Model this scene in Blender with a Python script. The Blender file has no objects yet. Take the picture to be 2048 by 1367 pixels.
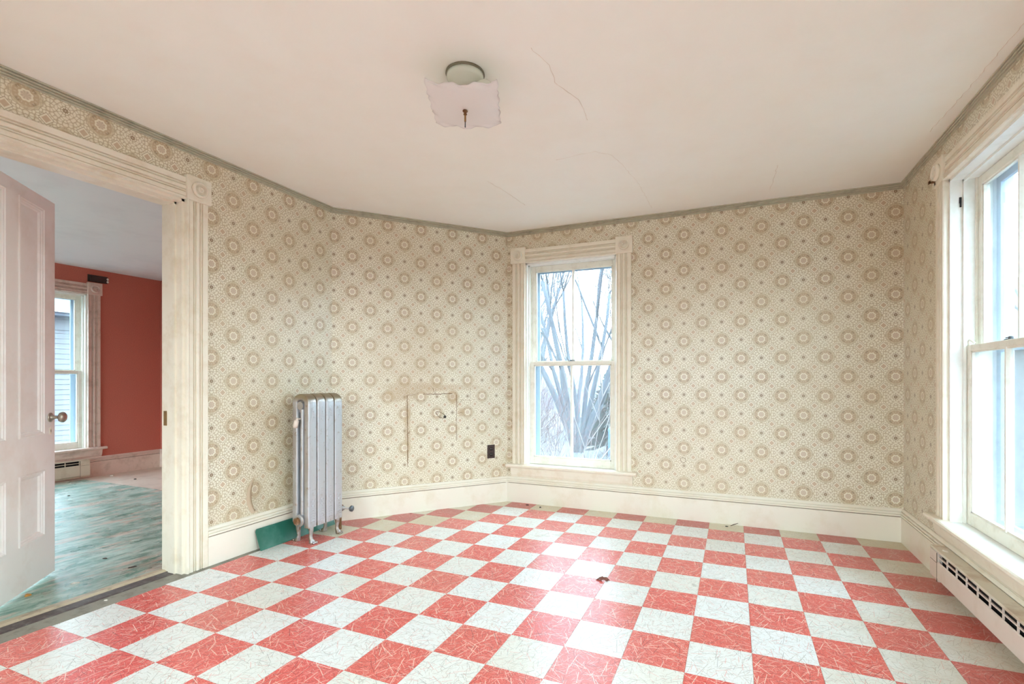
import bpy, bmesh, math, random
from mathutils import Vector, Matrix
random.seed(7)
SC = bpy.context.scene
COL = SC.collection
PI = math.pi

# ------------------------------------------------------------------ camera
cam_d = bpy.data.cameras.new('camera')
cam = bpy.data.objects.new('camera', cam_d)
COL.objects.link(cam)
cam.location = (0, 0, 1.054)
cam.rotation_euler = (PI / 2, 0, 0.3910)
cam_d.sensor_width = 36.0
cam_d.lens = 978.3 / 2048 * 36.0
cam_d.shift_x = (1024 - 1063.95) / 2048
cam_d.shift_y = (758.2 - 683.5) / 2048
cam_d.clip_start = 0.05
cam_d.clip_end = 400
SC.camera = cam

# ------------------------------------------------------------------ view + sky
SC.view_settings.view_transform = 'Standard'
SC.view_settings.look = 'None'
SC.view_settings.gamma = 1
SC.view_settings.use_curve_mapping = False
SC.view_settings.exposure = 2.78
SC.cycles.max_bounces = 14
SC.cycles.diffuse_bounces = 8
SC.cycles.transparent_max_bounces = 24
SC.cycles.sample_clamp_indirect = 4.0
SC.cycles.use_denoising = True

W = bpy.data.worlds.new('sky')
SC.world = W
W.use_nodes = True
nt = W.node_tree
nt.nodes.clear()
wo = nt.nodes.new('ShaderNodeOutputWorld')
bg = nt.nodes.new('ShaderNodeBackground')
tc = nt.nodes.new('ShaderNodeTexCoord')
sep = nt.nodes.new('ShaderNodeSeparateXYZ')
rmp = nt.nodes.new('ShaderNodeValToRGB')
nt.links.new(tc.outputs['Generated'], sep.inputs[0])
nt.links.new(sep.outputs['Z'], rmp.inputs[0])
rmp.color_ramp.elements[0].position = 0.0
rmp.color_ramp.elements[0].color = (0.79, 0.955, 1.0, 1)
rmp.color_ramp.elements[1].position = 0.6
rmp.color_ramp.elements[1].color = (0.71, 0.895, 1.0, 1)
nt.links.new(rmp.outputs[0], bg.inputs['Color'])
bg.inputs['Strength'].default_value = 3.2
nt.links.new(bg.outputs[0], wo.inputs[0])

sun_d = bpy.data.lights.new('sun', 'SUN')
sun_d.energy = 0.0
sun_d.angle = 0.5


def portal(name, loc, rot, sx, sy):
    d = bpy.data.lights.new(name, 'AREA')
    d.shape = 'RECTANGLE'
    d.size = sx
    d.size_y = sy
    d.energy = 1
    d.cycles.is_portal = True
    o = bpy.data.objects.new(name, d)
    o.location = loc
    o.rotation_euler = rot
    COL.objects.link(o)

# ------------------------------------------------------------------ room numbers
ZC = 2.325
XL, XR, YB, YF = -2.755, 1.02, 3.85, -1.4
C1 = (XL, 2.79)
C2 = (-1.82, YB)
TW = 0.155           # inner wall thickness
OX, OZF, OZC = -6.55, -0.02, 2.27   # the other room
DY0, DY1, DZ = 0.915, 1.735, 2.03    # door opening

# ------------------------------------------------------------------ node helper
class E:
    def __init__(s, nt, v):
        s.nt, s.v = nt, v
    def _m(s, op, *a, clamp=False):
        n = s.nt.nodes.new('ShaderNodeMath')
        n.operation = op
        n.use_clamp = clamp
        for i, x in enumerate((s,) + a):
            if isinstance(x, E):
                x = x.v
            if isinstance(x, (int, float)):
                n.inputs[i].default_value = x
            else:
                s.nt.links.new(x, n.inputs[i])
        return E(s.nt, n.outputs[0])
    def __add__(s, o): return s._m('ADD', o)
    def __radd__(s, o): return s._m('ADD', o)
    def __sub__(s, o): return s._m('SUBTRACT', o)
    def __rsub__(s, o): return (s * -1) + o
    def __mul__(s, o): return s._m('MULTIPLY', o)
    def __rmul__(s, o): return s._m('MULTIPLY', o)
    def __truediv__(s, o): return s._m('DIVIDE', o)
    def abs(s): return s._m('ABSOLUTE')
    def sqrt(s): return s._m('SQRT')
    def fract(s): return s._m('FRACT')
    def cos(s): return s._m('COSINE')
    def sin(s): return s._m('SINE')
    def atan2(s, o): return s._m('ARCTAN2', o)
    def max(s, o): return s._m('MAXIMUM', o)
    def min(s, o): return s._m('MINIMUM', o)
    def lt(s, o, w=0.01):      # smooth "s < o"
        d = (s * -1 + o) * (1.0 / w) + 0.5
        return d._m('ADD', 0.0, clamp=True)
    def gt(s, o, w=0.01):
        d = (s - o) * (1.0 / w) + 0.5
        return d._m('ADD', 0.0, clamp=True)
    def clamp(s): return s._m('ADD', 0.0, clamp=True)


def new_mat(name):
    m = bpy.data.materials.new(name)
    m.use_nodes = True
    m.node_tree.nodes.clear()
    nt = m.node_tree
    out = nt.nodes.new('ShaderNodeOutputMaterial')
    b = nt.nodes.new('ShaderNodeBsdfPrincipled')
    nt.links.new(b.outputs[0], out.inputs[0])
    return m, nt, b, out


def lin(c):
    return tuple((x / 255 / 12.92 if x / 255 <= .04045 else ((x / 255 + .055) / 1.055) ** 2.4) for x in c) + (1,)


def mixc(nt, fac, a, b):
    n = nt.nodes.new('ShaderNodeMix')
    n.data_type = 'RGBA'
    for sock, v in ((n.inputs[0], fac), (n.inputs[6], a), (n.inputs[7], b)):
        if isinstance(v, E):
            v = v.v
        if isinstance(v, (int, float)):
            sock.default_value = v
        elif isinstance(v, tuple):
            sock.default_value = v
        else:
            nt.links.new(v, sock)
    return n.outputs[2]


def noise(nt, vec, scale, detail=3, rough=.55, dist=0.0, out='Fac'):
    n = nt.nodes.new('ShaderNodeTexNoise')
    n.inputs['Scale'].default_value = scale
    n.inputs['Detail'].default_value = detail
    n.inputs['Roughness'].default_value = rough
    n.inputs['Distortion'].default_value = dist
    nt.links.new(vec, n.inputs['Vector'])
    return E(nt, n.outputs[0]) if out == 'Fac' else n.outputs[1]


def objco(nt):
    return nt.nodes.new('ShaderNodeTexCoord').outputs['Object']


def geopos(nt):
    return nt.nodes.new('ShaderNodeNewGeometry').outputs['Position']


def bump(nt, b, h, strength=.3, dist=.01):
    n = nt.nodes.new('ShaderNodeBump')
    n.inputs['Strength'].default_value = strength
    n.inputs['Distance'].default_value = dist
    nt.links.new(h.v if isinstance(h, E) else h, n.inputs['Height'])
    nt.links.new(n.outputs[0], b.inputs['Normal'])


def plain(name, c, rough=.5, metal=0, dirt=None, dscale=6, damt=.35, bmp=0, spec=.5):
    m, nt, b, o = new_mat(name)
    c = lin(c)
    b.inputs['Base Color'].default_value = c
    b.inputs['Roughness'].default_value = rough
    b.inputs['Metallic'].default_value = metal
    b.inputs['Specular IOR Level'].default_value = spec
    if dirt:
        p = geopos(nt)
        f = noise(nt, p, dscale, 6, .65)
        f = f.gt(.62, .25) * damt
        nt.links.new(mixc(nt, f, c, lin(dirt)), b.inputs['Base Color'])
    if bmp:
        bump(nt, b, noise(nt, geopos(nt), 60, 4), bmp, .004)
    return m

# paints ------------------------------------------------------------
M = {}
M['cream'] = plain('cream_paint', (238, 231, 214), .38, dirt=(205, 185, 150), dscale=9, damt=.45, bmp=.12)
M['cream_base'] = plain('cream_baseboard_paint', (237, 231, 216), .36, dirt=(214, 196, 160), dscale=4, damt=.5, bmp=.1)
M['white_sash'] = plain('white_sash_paint', (240, 238, 226), .4, dirt=(190, 178, 150), dscale=14, damt=.4, bmp=.15)
M['jamb_white'] = plain('white_jamb_paint', (244, 245, 240), .42, dirt=(200, 200, 180), dscale=11, damt=.3, bmp=.1)
M['door'] = plain('door_paint', (248, 247, 244), .36, dirt=(222, 205, 190), dscale=3, damt=.5, bmp=.06)
M['groove'] = plain('dark_joint', (92, 78, 60), .8)
M['wood_pink'] = plain('pinkish_worn_trim', (226, 208, 196), .45, dirt=(170, 150, 130), dscale=12, damt=.6, bmp=.2)
M['storm'] = plain('storm_aluminium', (150, 172, 192), .5, .3)
M['exterior_trim'] = plain('exterior_trim_paint', (196, 208, 216), .6, dirt=(140, 150, 155), dscale=18, damt=.6)
M['brown_bakelite'] = plain('brown_plastic', (62, 44, 40), .3)
M['black'] = plain('black_slot', (18, 15, 14), .7)
M['green_panel'] = plain('green_enamel', (38, 104, 88), .28, dirt=(90, 140, 128), dscale=7, damt=.7)
M['heater'] = plain('heater_enamel', (226, 212, 200), .35, dirt=(196, 176, 150), dscale=9, damt=.35)
M['heater_top'] = plain('heater_top_stained', (214, 206, 188), .4, dirt=(160, 112, 70), dscale=5, damt=.85)
M['heater2'] = plain('old_heater_enamel', (214, 204, 184), .4, dirt=(160, 140, 110), dscale=9, damt=.4)
M['brass'] = plain('old_brass', (158, 128, 84), .35, .9)
M['knob'] = plain('door_knob_metal', (188, 180, 166), .3, .75, dirt=(120, 104, 84), dscale=60, damt=.7)
M['iron'] = plain('grey_valve_wheel', (96, 102, 106), .35, .5)
M['rust'] = plain('rusty_iron', (130, 92, 60), .6, .5, dirt=(190, 180, 160), dscale=40, damt=.8)
M['sub_grey'] = plain('grey_subfloor', (146, 142, 130), .75, dirt=(92, 86, 78), dscale=16, damt=.8, bmp=.4)
M['sub_dark'] = plain('dark_threshold_strip', (84, 74, 72), .55, dirt=(150, 146, 140), dscale=30, damt=.5, bmp=.5)
M['thresh'] = plain('worn_wood_threshold', (196, 182, 156), .5, dirt=(120, 108, 90), dscale=18, damt=.8, bmp=.3)
M['debris'] = plain('brown_debris', (120, 72, 58), .8)
M['debris_dark'] = plain('dark_debris', (66, 56, 50), .8)
M['debris_white'] = plain('plaster_crumb', (226, 220, 208), .8)
M['debris_orange'] = plain('orange_leaf', (196, 140, 70), .8)
M['fixture'] = plain('fixture_enamel', (226, 228, 214), .25)
M['fixture_rim'] = plain('fixture_rim_dark', (128, 122, 102), .4, .4)
M['crack'] = plain('crack_brown', (120, 92, 60), .9)  # brown of the wall cracks, torn edge and ring mark
M['crack_pale'] = plain('pale_plaster_crack', (226, 214, 200), .9)
M['paper_back'] = plain('wallpaper_backing', (206, 186, 160), .85)
M['subfloor'] = plain('tile_joint', (232, 222, 208), .8)
M['bark'] = plain('grey_bark', (66, 72, 80), .9, dirt=(40, 46, 52), dscale=8, damt=.6)
M['bark_pale'] = plain('pale_twigs', (128, 120, 120), .8)
M['twig_red'] = plain('reddish_twigs', (84, 60, 60), .9)
M['roof'] = plain('grey_shingle_roof', (78, 84, 96), .9)
M['siding'] = plain('white_clapboard_paint', (96, 99, 104), .6)
M['siding_grey'] = plain('grey_blue_siding', (66, 72, 78), .8)
M['blue_tarp'] = plain('blue_tarp', (30, 84, 120), .6)
M['brick'] = plain('red_brick', (176, 84, 76), .9)
M['conifer'] = plain('conifer_needles', (44, 56, 54), .95)

# crown ------------------------------------------------------------
M['crown'] = plain('grey_green_crown_paint', (196, 192, 170), .45, dirt=(140, 136, 112), dscale=14, damt=.6)

# radiator silver ---------------------------------------------------
m, nt, b, o = new_mat('silver_radiator_paint')
p = geopos(nt)
sp = nt.nodes.new('ShaderNodeSeparateXYZ')
nt.links.new(p, sp.inputs[0])
z = E(nt, sp.outputs['Z'])
n1 = noise(nt, p, 9, 5)
n2 = noise(nt, p, 40, 4)
topm = (z + n1 * .06).gt(.945, .04)
worn = (n2.gt(.66, .12) * .45 + (z + n1 * .1).lt(.17, .08) * n2.gt(.42, .15) * .6).clamp()
gn = nt.nodes.new('ShaderNodeNewGeometry')
sn = nt.nodes.new('ShaderNodeSeparateXYZ')
nt.links.new(gn.outputs['True Normal'], sn.inputs[0])
side = E(nt, sn.outputs['Y']).abs().gt(.8, .2)      # seam shade coloured in between the sections, rust tan on the end face
c = mixc(nt, (worn + side * n1.gt(.40, .3) * .55).clamp(), lin((196, 199, 204)), lin((150, 130, 108)))
c = mixc(nt, topm * .75, c, lin((142, 122, 80)))
nt.links.new(c, b.inputs['Base Color'])
b.inputs['Metallic'].default_value = .65
b.inputs['Roughness'].default_value = .38
bump(nt, b, n2, .25, .003)
M['silver'] = m

# ceiling ------------------------------------------------------------
m, nt, b, o = new_mat('ceiling_plaster')
p = geopos(nt)
f = noise(nt, p, 1.1, 4).gt(.5, .5)
g = noise(nt, p, 5, 5).gt(.6, .3) * .25
c = mixc(nt, f, lin((246, 244, 234)), lin((248, 248, 242)))
c = mixc(nt, g, c, lin((242, 233, 220)))
nt.links.new(c, b.inputs['Base Color'])
b.inputs['Roughness'].default_value = .6
bump(nt, b, noise(nt, p, 3, 5), .25, .02)
M['ceiling'] = m
M['ceiling2'] = plain('other_room_ceiling', (232, 234, 236), .7, dirt=(206, 208, 212), dscale=2, damt=.4)

# red wall -----------------------------------------------------------
m, nt, b, o = new_mat('terracotta_wallpaper')
p = geopos(nt)
f = noise(nt, p, 160, 3)
c = mixc(nt, f.gt(.5, .4), lin((184, 104, 90)), lin((206, 124, 106)))
nt.links.new(c, b.inputs['Base Color'])
b.inputs['Roughness'].default_value = .7
bump(nt, b, f, .3, .003)
M['red_wall'] = m

# wallpaper ----------------------------------------------------------
def voronoi_edge(nt, vec, scale, feature='DISTANCE_TO_EDGE', rand=1.0):
    n = nt.nodes.new('ShaderNodeTexVoronoi')
    n.voronoi_dimensions = '2D'
    n.feature = feature
    n.inputs['Scale'].default_value = scale
    n.inputs['Randomness'].default_value = rand
    nt.links.new(vec, n.inputs['Vector'])
    return n


def combine(nt, x, y):
    n = nt.nodes.new('ShaderNodeCombineXYZ')
    nt.links.new(x.v, n.inputs[0])
    nt.links.new(y.v, n.inputs[1])
    return n.outputs[0]


def wallpaper(name, d, u0, z0, au=.132, av=.134, stains=()):
    m, nt, b, o = new_mat(name)
    p = geopos(nt)
    sp = nt.nodes.new('ShaderNodeSeparateXYZ')
    nt.links.new(p, sp.inputs[0])
    X, Y, Z = (E(nt, sp.outputs[i]) for i in range(3))
    U = X * d[0] + Y * d[1]
    u = (U - u0) * (1 / au)
    v = (Z - z0) * (1 / av)
    q1 = (u + v) * .5
    q2 = (u - v) * .5
    a = (q1 + .5).fract() - .5
    c_ = (q2 + .5).fract() - .5
    du, dv = a + c_, a - c_
    r = (du * du + dv * dv).sqrt()
    th = dv.atan2(du)
    a = q1.fract() - .5
    c_ = q2.fract() - .5
    fu, fv = a + c_, a - c_
    rf = (fu * fu + fv * fv).sqrt()
    tf = fv.atan2(fu)
    dd = (u.fract() - .5).abs() + (v.fract() - .5).abs()
    # kaleidoscope petals
    k1, k2 = du.abs(), dv.abs()
    kv = combine(nt, k1.max(k2) * 1.0, k1.min(k2))
    e1 = E(nt, voronoi_edge(nt, kv, 8.5).outputs['Distance'])
    ve = voronoi_edge(nt, kv, 8.5, 'F1')
    cell = E(nt, ve.outputs['Distance'])
    LIGHT, LINE = lin((236, 231, 212)), lin((162, 144, 112))
    MID, BROWN, DARK = lin((206, 194, 162)), lin((186, 162, 126)), lin((134, 108, 70))
    col = mixc(nt, cell.lt(.42, .35), MID, LIGHT)
    col = mixc(nt, e1.lt(.05, .07) * .9, col, LINE)
    # diamonds
    col = mixc(nt, dd.lt(.215, .02) * .9, col, LINE)
    col = mixc(nt, dd.lt(.185, .02), col, LIGHT)
    col = mixc(nt, dd.lt(.125, .03), col, lin((198, 172, 142)))
    # medallions
    sc8 = (th * 8).cos()
    sc12 = (th * 12).cos()
    col = mixc(nt, (r + sc12 * .012).lt(.43, .02) * .55, col, MID)
    col = mixc(nt, ((r + sc12 * .012) - .42).abs().lt(.012, .015) * .6, col, LINE)
    col = mixc(nt, (r + sc8 * .012).lt(.335, .03) * .9, col, BROWN)
    col = mixc(nt, (r - .29).abs().lt(.035, .03) * ((th * 4).cos() * -1).gt(.72, .2) * .7, col, DARK)
    col = mixc(nt, (r - .26).abs().lt(.03, .03) * ((th * 16).cos()).gt(.6, .4) * .35, col, LIGHT)
    col = mixc(nt, (r + sc8 * .014).lt(.185, .02), col, LIGHT)
    col = mixc(nt, (r + sc8 * .01).lt(.13, .02), col, lin((196, 180, 156)))
    col = mixc(nt, (r).lt(.12, .03) * sc8.gt(.4, .3) * .6, col, lin((232, 212, 196)))
    # small flowers
    s8 = (tf * 8).cos()
    col = mixc(nt, (rf + s8 * .008).lt(.135, .015) * .8, col, LINE)
    col = mixc(nt, (rf + s8 * .008).lt(.115, .015), col, LIGHT)
    col = mixc(nt, (rf - s8 * .014).lt(.082, .015), col, DARK)
    col = mixc(nt, rf.lt(.02, .01) * .7, col, LIGHT)
    # age: blotchy yellowing and named stains
    f = noise(nt, p, 1.6, 5).gt(.55, .35) * .35
    col2 = mixc(nt, f, col, lin((205, 186, 146)))
    n2 = noise(nt, p, 14, 6)
    for (su, sz, ru, rz, amt) in stains:
        eu = (U - su) * (1 / ru)
        ez = (Z - sz) * (1 / rz)
        rr = (eu * eu + ez * ez).sqrt() + (n2 - .5) * 1.1
        col2 = mixc(nt, rr.lt(.85, .55) * amt, col2, lin((176, 142, 88)))
    nt.links.new(col2, b.inputs['Base Color'])
    b.inputs['Roughness'].default_value = .37
    b.inputs['Specular IOR Level'].default_value = .9
    b.inputs['Coat Weight'].default_value = 1.0
    b.inputs['Coat Roughness'].default_value = .38
    bump(nt, b, e1.lt(.06, .08) + r.lt(.33, .05) * .6, .25, .002)
    return m

CD = Vector((C2[0] - C1[0], C2[1] - C1[1]))
CL = CD.length
CD.normalize()
chu0 = CD.x * C1[0] + CD.y * C1[1]
M['wp_back'] = wallpaper('wallpaper_back', (1, 0), -.214, 1.743, .1323, .134)
M['wp_left'] = wallpaper('wallpaper_left', (0, 1), 1.62, 2.25, .132, .134)
M['wp_right'] = wallpaper('wallpaper_right', (0, 1), 3.513, 2.033, .130, .1345)
M['wp_cham'] = wallpaper('wallpaper_chamfer', (CD.x, CD.y), .142 + chu0, 2.25, .130, .1336,
                         stains=((chu0 + .62, .99, .30, .05, .35), (chu0 + .48, .93, .16, .05, .45), (chu0 + .9, .99, .3, .03, .3),
                                 (chu0 + .55, 1.25, .35, .35, .25), (chu0 + .93, .9, .05, .06, .5), (chu0 + .555, .7, .03, .3, .5),
                                 (chu0 + 1.0, .78, .03, .04, .6)))

# floor tile ----------------------------------------------------------
def straws(nt, vec, scale, off, w, L, seed):
    """random short straws, one per cell"""
    mp = nt.nodes.new('ShaderNodeMapping')
    mp.inputs['Location'].default_value = (off, off * 1.7, 0)
    mp.inputs['Rotation'].default_value = (0, 0, seed)
    nt.links.new(vec, mp.inputs[0])
    vo = nt.nodes.new('ShaderNodeTexVoronoi')
    vo.voronoi_dimensions = '2D'
    vo.inputs['Scale'].default_value = scale
    nt.links.new(mp.outputs[0], vo.inputs['Vector'])
    sub = nt.nodes.new('ShaderNodeVectorMath')
    sub.operation = 'SUBTRACT'
    nt.links.new(mp.outputs[0], sub.inputs[0])
    dv = nt.nodes.new('ShaderNodeVectorMath')   # cell centre in mapped space
    dv.operation = 'SCALE'
    dv.inputs['Scale'].default_value = 1.0
    nt.links.new(vo.outputs['Position'], dv.inputs[0])
    nt.links.new(dv.outputs[0], sub.inputs[1])
    sx = nt.nodes.new('ShaderNodeSeparateXYZ')
    nt.links.new(sub.outputs[0], sx.inputs[0])
    x, y = E(nt, sx.outputs[0]), E(nt, sx.outputs[1])
    sc = nt.nodes.new('ShaderNodeSeparateColor')
    nt.links.new(vo.outputs['Color'], sc.inputs[0])
    ang = E(nt, sc.outputs[0]) * 6.2832
    ca, sa = ang.cos(), ang.sin()
    along = (x * ca + y * sa).abs()
    across = (x * sa - y * ca).abs()
    return across.lt(w, w * .6) * along.lt(L, .002), E(nt, sc.outputs[1])


def tile_mat(name, base, kind, dirty):
    m, nt, b, o = new_mat(name)
    p = geopos(nt)
    oi = nt.nodes.new('ShaderNodeObjectInfo')
    rnd = E(nt, oi.outputs['Random'])
    off = nt.nodes.new('ShaderNodeCombineXYZ')
    nt.links.new((rnd * 37.0).v, off.inputs[0])
    nt.links.new((rnd * 91.0).v, off.inputs[1])
    ad = nt.nodes.new('ShaderNodeVectorMath')
    nt.links.new(p, ad.inputs[0])
    nt.links.new(off.outputs[0], ad.inputs[1])
    vec = ad.outputs[0]
    if kind == 'red':
        col = mixc(nt, rnd, lin(base), lin((224, 110, 100)))
        grain = noise(nt, vec, 190, 3)
        col = mixc(nt, grain.gt(.58, .15) * .5, col, lin((150, 48, 46)))
        col = mixc(nt, grain.lt(.40, .12) * .45, col, lin((236, 150, 138)))
        lay = ((7.5, 1.3, .0012, .045, 2.2, lin((246, 224, 212)), .9), (9, 6.1, .0010, .036, 0.2, lin((244, 216, 204)), .9), (22, 8.8, .0008, .017, 1.7, lin((242, 204, 192)), .85), (9, 2.2, .0007, .034, 1.1, lin((104, 34, 38)), .85),
               (11, .2, .0011, .032, .3, lin((246, 222, 208)), .95), (12, 3.1, .0013, .03, 1.3, lin((244, 214, 200)), .9),
               (17, 5.2, .0009, .022, 2.1, lin((240, 200, 186)), .85), (30, 7.7, .0007, .013, .9, lin((240, 196, 184)), .8), (34, 2.9, .0007, .012, 2.6, lin((236, 190, 178)), .8),
               (11, 9.4, .0007, .03, 2.9, lin((110, 34, 36)), .9), (16, 4.4, .0006, .02, .6, lin((128, 40, 42)), .8), (36, 6.4, .0006, .01, 1.9, lin((120, 40, 40)), .7))
    else:
        col = mixc(nt, rnd, lin(base), lin((228, 230, 222)))
        grain = noise(nt, vec, 190, 3)
        col = mixc(nt, grain.gt(.6, .12) * .35, col, lin((196, 192, 176)))
        lay = ((7.5, 1.9, .0007, .045, 1.2, lin((140, 142, 142)), .85), (22, 4.6, .0006, .017, 2.9, lin((150, 148, 142)), .8), (9, 7.3, .0008, .03, 2.3, lin((222, 140, 130)), .75),
               (10, .6, .0007, .034, .4, lin((150, 150, 146)), .85), (14, 3.9, .0006, .025, 1.5, lin((168, 160, 150)), .8),
               (18, 5.8, .0006, .02, 2.4, lin((120, 124, 124)), .7), (32, 7.1, .0006, .013, .2, lin((176, 170, 158)), .8),
               (36, 2.2, .0006, .012, 2.8, lin((186, 176, 160)), .8), (12, 8.4, .0008, .02, 1.9, lin((226, 150, 140)), .8), (24, 1.4, .0006, .012, .8, lin((214, 120, 112)), .6))
    for (sc, of, w, L, sd, c, amt) in lay:
        f, r = straws(nt, vec, sc, of, w, L, sd)
        col = mixc(nt, f * r.gt(.06, .01) * amt, col, c)
    # traffic wear, scuffs
    sc1 = noise(nt, p, 2.2, 6, .7).gt(.66, .3) * .35
    col = mixc(nt, sc1, col, lin((206, 194, 170)) if kind != 'red' else lin((196, 110, 98)))
    if dirty:
        dn = noise(nt, p, 5, 6, .7)
        col = mixc(nt, dn.gt(.35, .35) * dirty, col, lin((200, 184, 146)) if kind != 'red' else lin((170, 84, 72)))
        sp = noise(nt, p, 55, 4, .7).gt(.66, .05) * .6
        col = mixc(nt, sp, col, lin((112, 96, 70)))
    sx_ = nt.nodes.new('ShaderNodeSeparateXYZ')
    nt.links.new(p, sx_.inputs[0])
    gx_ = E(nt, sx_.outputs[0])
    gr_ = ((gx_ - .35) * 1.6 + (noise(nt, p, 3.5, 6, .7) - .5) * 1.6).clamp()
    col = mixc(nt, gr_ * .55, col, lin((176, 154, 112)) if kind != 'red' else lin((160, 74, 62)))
    nt.links.new(col, b.inputs['Base Color'])
    rg = noise(nt, p, 3, 4) * .16 + .22
    nt.links.new(rg.v, b.inputs['Roughness'])
    b.inputs['Specular IOR Level'].default_value = .55
    bump(nt, b, noise(nt, p, 9, 3) * .6 + grain * .15, .12, .01)
    return m

M['tile_red'] = tile_mat('red_vinyl_tile', (228, 96, 90), 'red', 0)
M['tile_white'] = tile_mat('white_vinyl_tile', (236, 241, 242), 'white', 0)
M['tile_red_d'] = tile_mat('red_vinyl_tile_grimy', (212, 78, 72), 'red', .55)
M['tile_white_d'] = tile_mat('white_vinyl_tile_grimy', (230, 224, 204), 'white', .6)

# rug + other floor -----------------------------------------------------
m, nt, b, o = new_mat('worn_floral_linoleum')
p = geopos(nt)
mp = nt.nodes.new('ShaderNodeMapping')
mp.inputs['Scale'].default_value = (2.8, .9, 1)
mp.inputs['Rotation'].default_value = (0, 0, .1)
nt.links.new(p, mp.inputs[0])
v = mp.outputs[0]
f1 = noise(nt, v, 5, 7, .7, .8)
f2 = noise(nt, v, 2.3, 5, .6, 1.2)
f3 = noise(nt, v, 16, 7, .75)
c = mixc(nt, f1.gt(.5, .2), lin((88, 148, 132)), lin((188, 218, 206)))
c = mixc(nt, f2.gt(.57, .08) * .6, c, lin((236, 204, 186)))
c = mixc(nt, f3.gt(.56, .1) * .6, c, lin((214, 226, 218)))
c = mixc(nt, f3.lt(.4, .1) * .5, c, lin((60, 98, 102)))
nt.links.new(c, b.inputs['Base Color'])
rg = noise(nt, p, 4, 4) * .3 + .14
nt.links.new(rg.v, b.inputs['Roughness'])
b.inputs['Specular IOR Level'].default_value = .7
bump(nt, b, f3 + noise(nt, p, 3, 2) * 2, .25, .012)
M['rug'] = m
M['floor2'] = plain('pale_painted_boards', (216, 202, 186), .4, dirt=(160, 140, 120), dscale=7, damt=.5, bmp=.3)

# glass -------------------------------------------------------------------
def glass(name, dust, tint=(1, 1, 1), dustc=(200, 210, 216)):
    m = bpy.data.materials.new(name)
    m.use_nodes = True
    nt = m.node_tree
    nt.nodes.clear()
    out = nt.nodes.new('ShaderNodeOutputMaterial')
    tr = nt.nodes.new('ShaderNodeBsdfTransparent')
    tr.inputs[0].default_value = tint + (1,)
    gl = nt.nodes.new('ShaderNodeBsdfGlossy')
    gl.inputs['Roughness'].default_value = .02
    df = nt.nodes.new('ShaderNodeBsdfDiffuse')
    df.inputs[0].default_value = lin(dustc)
    lw = nt.nodes.new('ShaderNodeLayerWeight')
    lw.inputs['Blend'].default_value = .5
    fac = E(nt, lw.outputs['Facing'])
    fac = fac * fac
    fac = fac * fac * .55 + .03
    m1 = nt.nodes.new('ShaderNodeMixShader')
    nt.links.new(fac.v, m1.inputs[0])
    nt.links.new(tr.outputs[0], m1.inputs[1])
    nt.links.new(gl.outputs[0], m1.inputs[2])
    m2 = nt.nodes.new('ShaderNodeMixShader')
    f = noise(nt, geopos(nt), 6, 5)
    nt.links.new((f.gt(.3, .8) * dust).v, m2.inputs[0])
    nt.links.new(m1.outputs[0], m2.inputs[1])
    nt.links.new(df.outputs[0], m2.inputs[2])
    nt.links.new(m2.outputs[0], out.inputs[0])
    return m
M['glass'] = glass('old_window_glass', .07)
M['glass_r'] = glass('dusty_window_glass', .30)
M['storm_glass'] = glass('storm_glass', .10, (.93, .97, 1.0))

m, nt, b, o = new_mat('frosted_shade_glass')
b.inputs['Base Color'].default_value = lin((246, 243, 242))
b.inputs['Roughness'].default_value = .25
tl = nt.nodes.new('ShaderNodeBsdfTranslucent')
tl.inputs[0].default_value = lin((246, 243, 240))
mx = nt.nodes.new('ShaderNodeMixShader')
mx.inputs[0].default_value = .35
nt.links.new(b.outputs[0], mx.inputs[1])
nt.links.new(tl.outputs[0], mx.inputs[2])
nt.links.new(mx.outputs[0], o.inputs[0])
M['shade'] = m

# ------------------------------------------------------------------ mesh helpers
class MB:
    def __init__(s):
        s.v, s.f = [], []
    def add(s, vs, fs):
        o = len(s.v)
        s.v += [tuple(x) for x in vs]
        s.f += [tuple(i + o for i in f) for f in fs]
        return s
    def build(s, name, mat, parent=None, smooth=False, bevel=0, loc=None, seg=1, doubles=False):
        me = bpy.data.meshes.new(name)
        me.from_pydata(s.v, [], s.f)
        bm = bmesh.new()
        bm.from_mesh(me)
        if doubles:
            bmesh.ops.remove_doubles(bm, verts=bm.verts, dist=1e-5)
        bmesh.ops.recalc_face_normals(bm, faces=bm.faces)
        if loc is not None:
            bmesh.ops.translate(bm, verts=bm.verts, vec=-Vector(loc))
        bm.to_mesh(me)
        bm.free()
        if smooth:
            for p in me.polygons:
                p.use_smooth = True
        o = bpy.data.objects.new(name, me)
        COL.objects.link(o)
        if mat:
            me.materials.append(M[mat] if isinstance(mat, str) else mat)
        if loc is not None:
            o.location = loc
        if parent is not None:
            o.parent = parent
            o.matrix_parent_inverse = parent_inv(parent)
        if bevel:
            md = o.modifiers.new('bevel', 'BEVEL')
            md.width = bevel
            md.segments = seg
            md.limit_method = 'ANGLE'
            md.angle_limit = .6
        return o


def parent_inv(p):
    return (Matrix.LocRotScale(p.location, p.rotation_euler, p.scale) if p.parent is None
            else (Matrix.LocRotScale(p.parent.location, p.parent.rotation_euler, p.parent.scale) @ p.matrix_parent_inverse @ Matrix.LocRotScale(p.location, p.rotation_euler, p.scale))).inverted()


class Frame:
    """u along the wall, n out of the wall into the room, z up"""
    def __init__(s, o, U, N):
        s.o, s.U, s.N = Vector((o[0], o[1], 0)), Vector((U[0], U[1], 0)), Vector((N[0], N[1], 0))
    def P(s, u, n, z):
        return s.o + s.U * u + s.N * n + Vector((0, 0, z))

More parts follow.
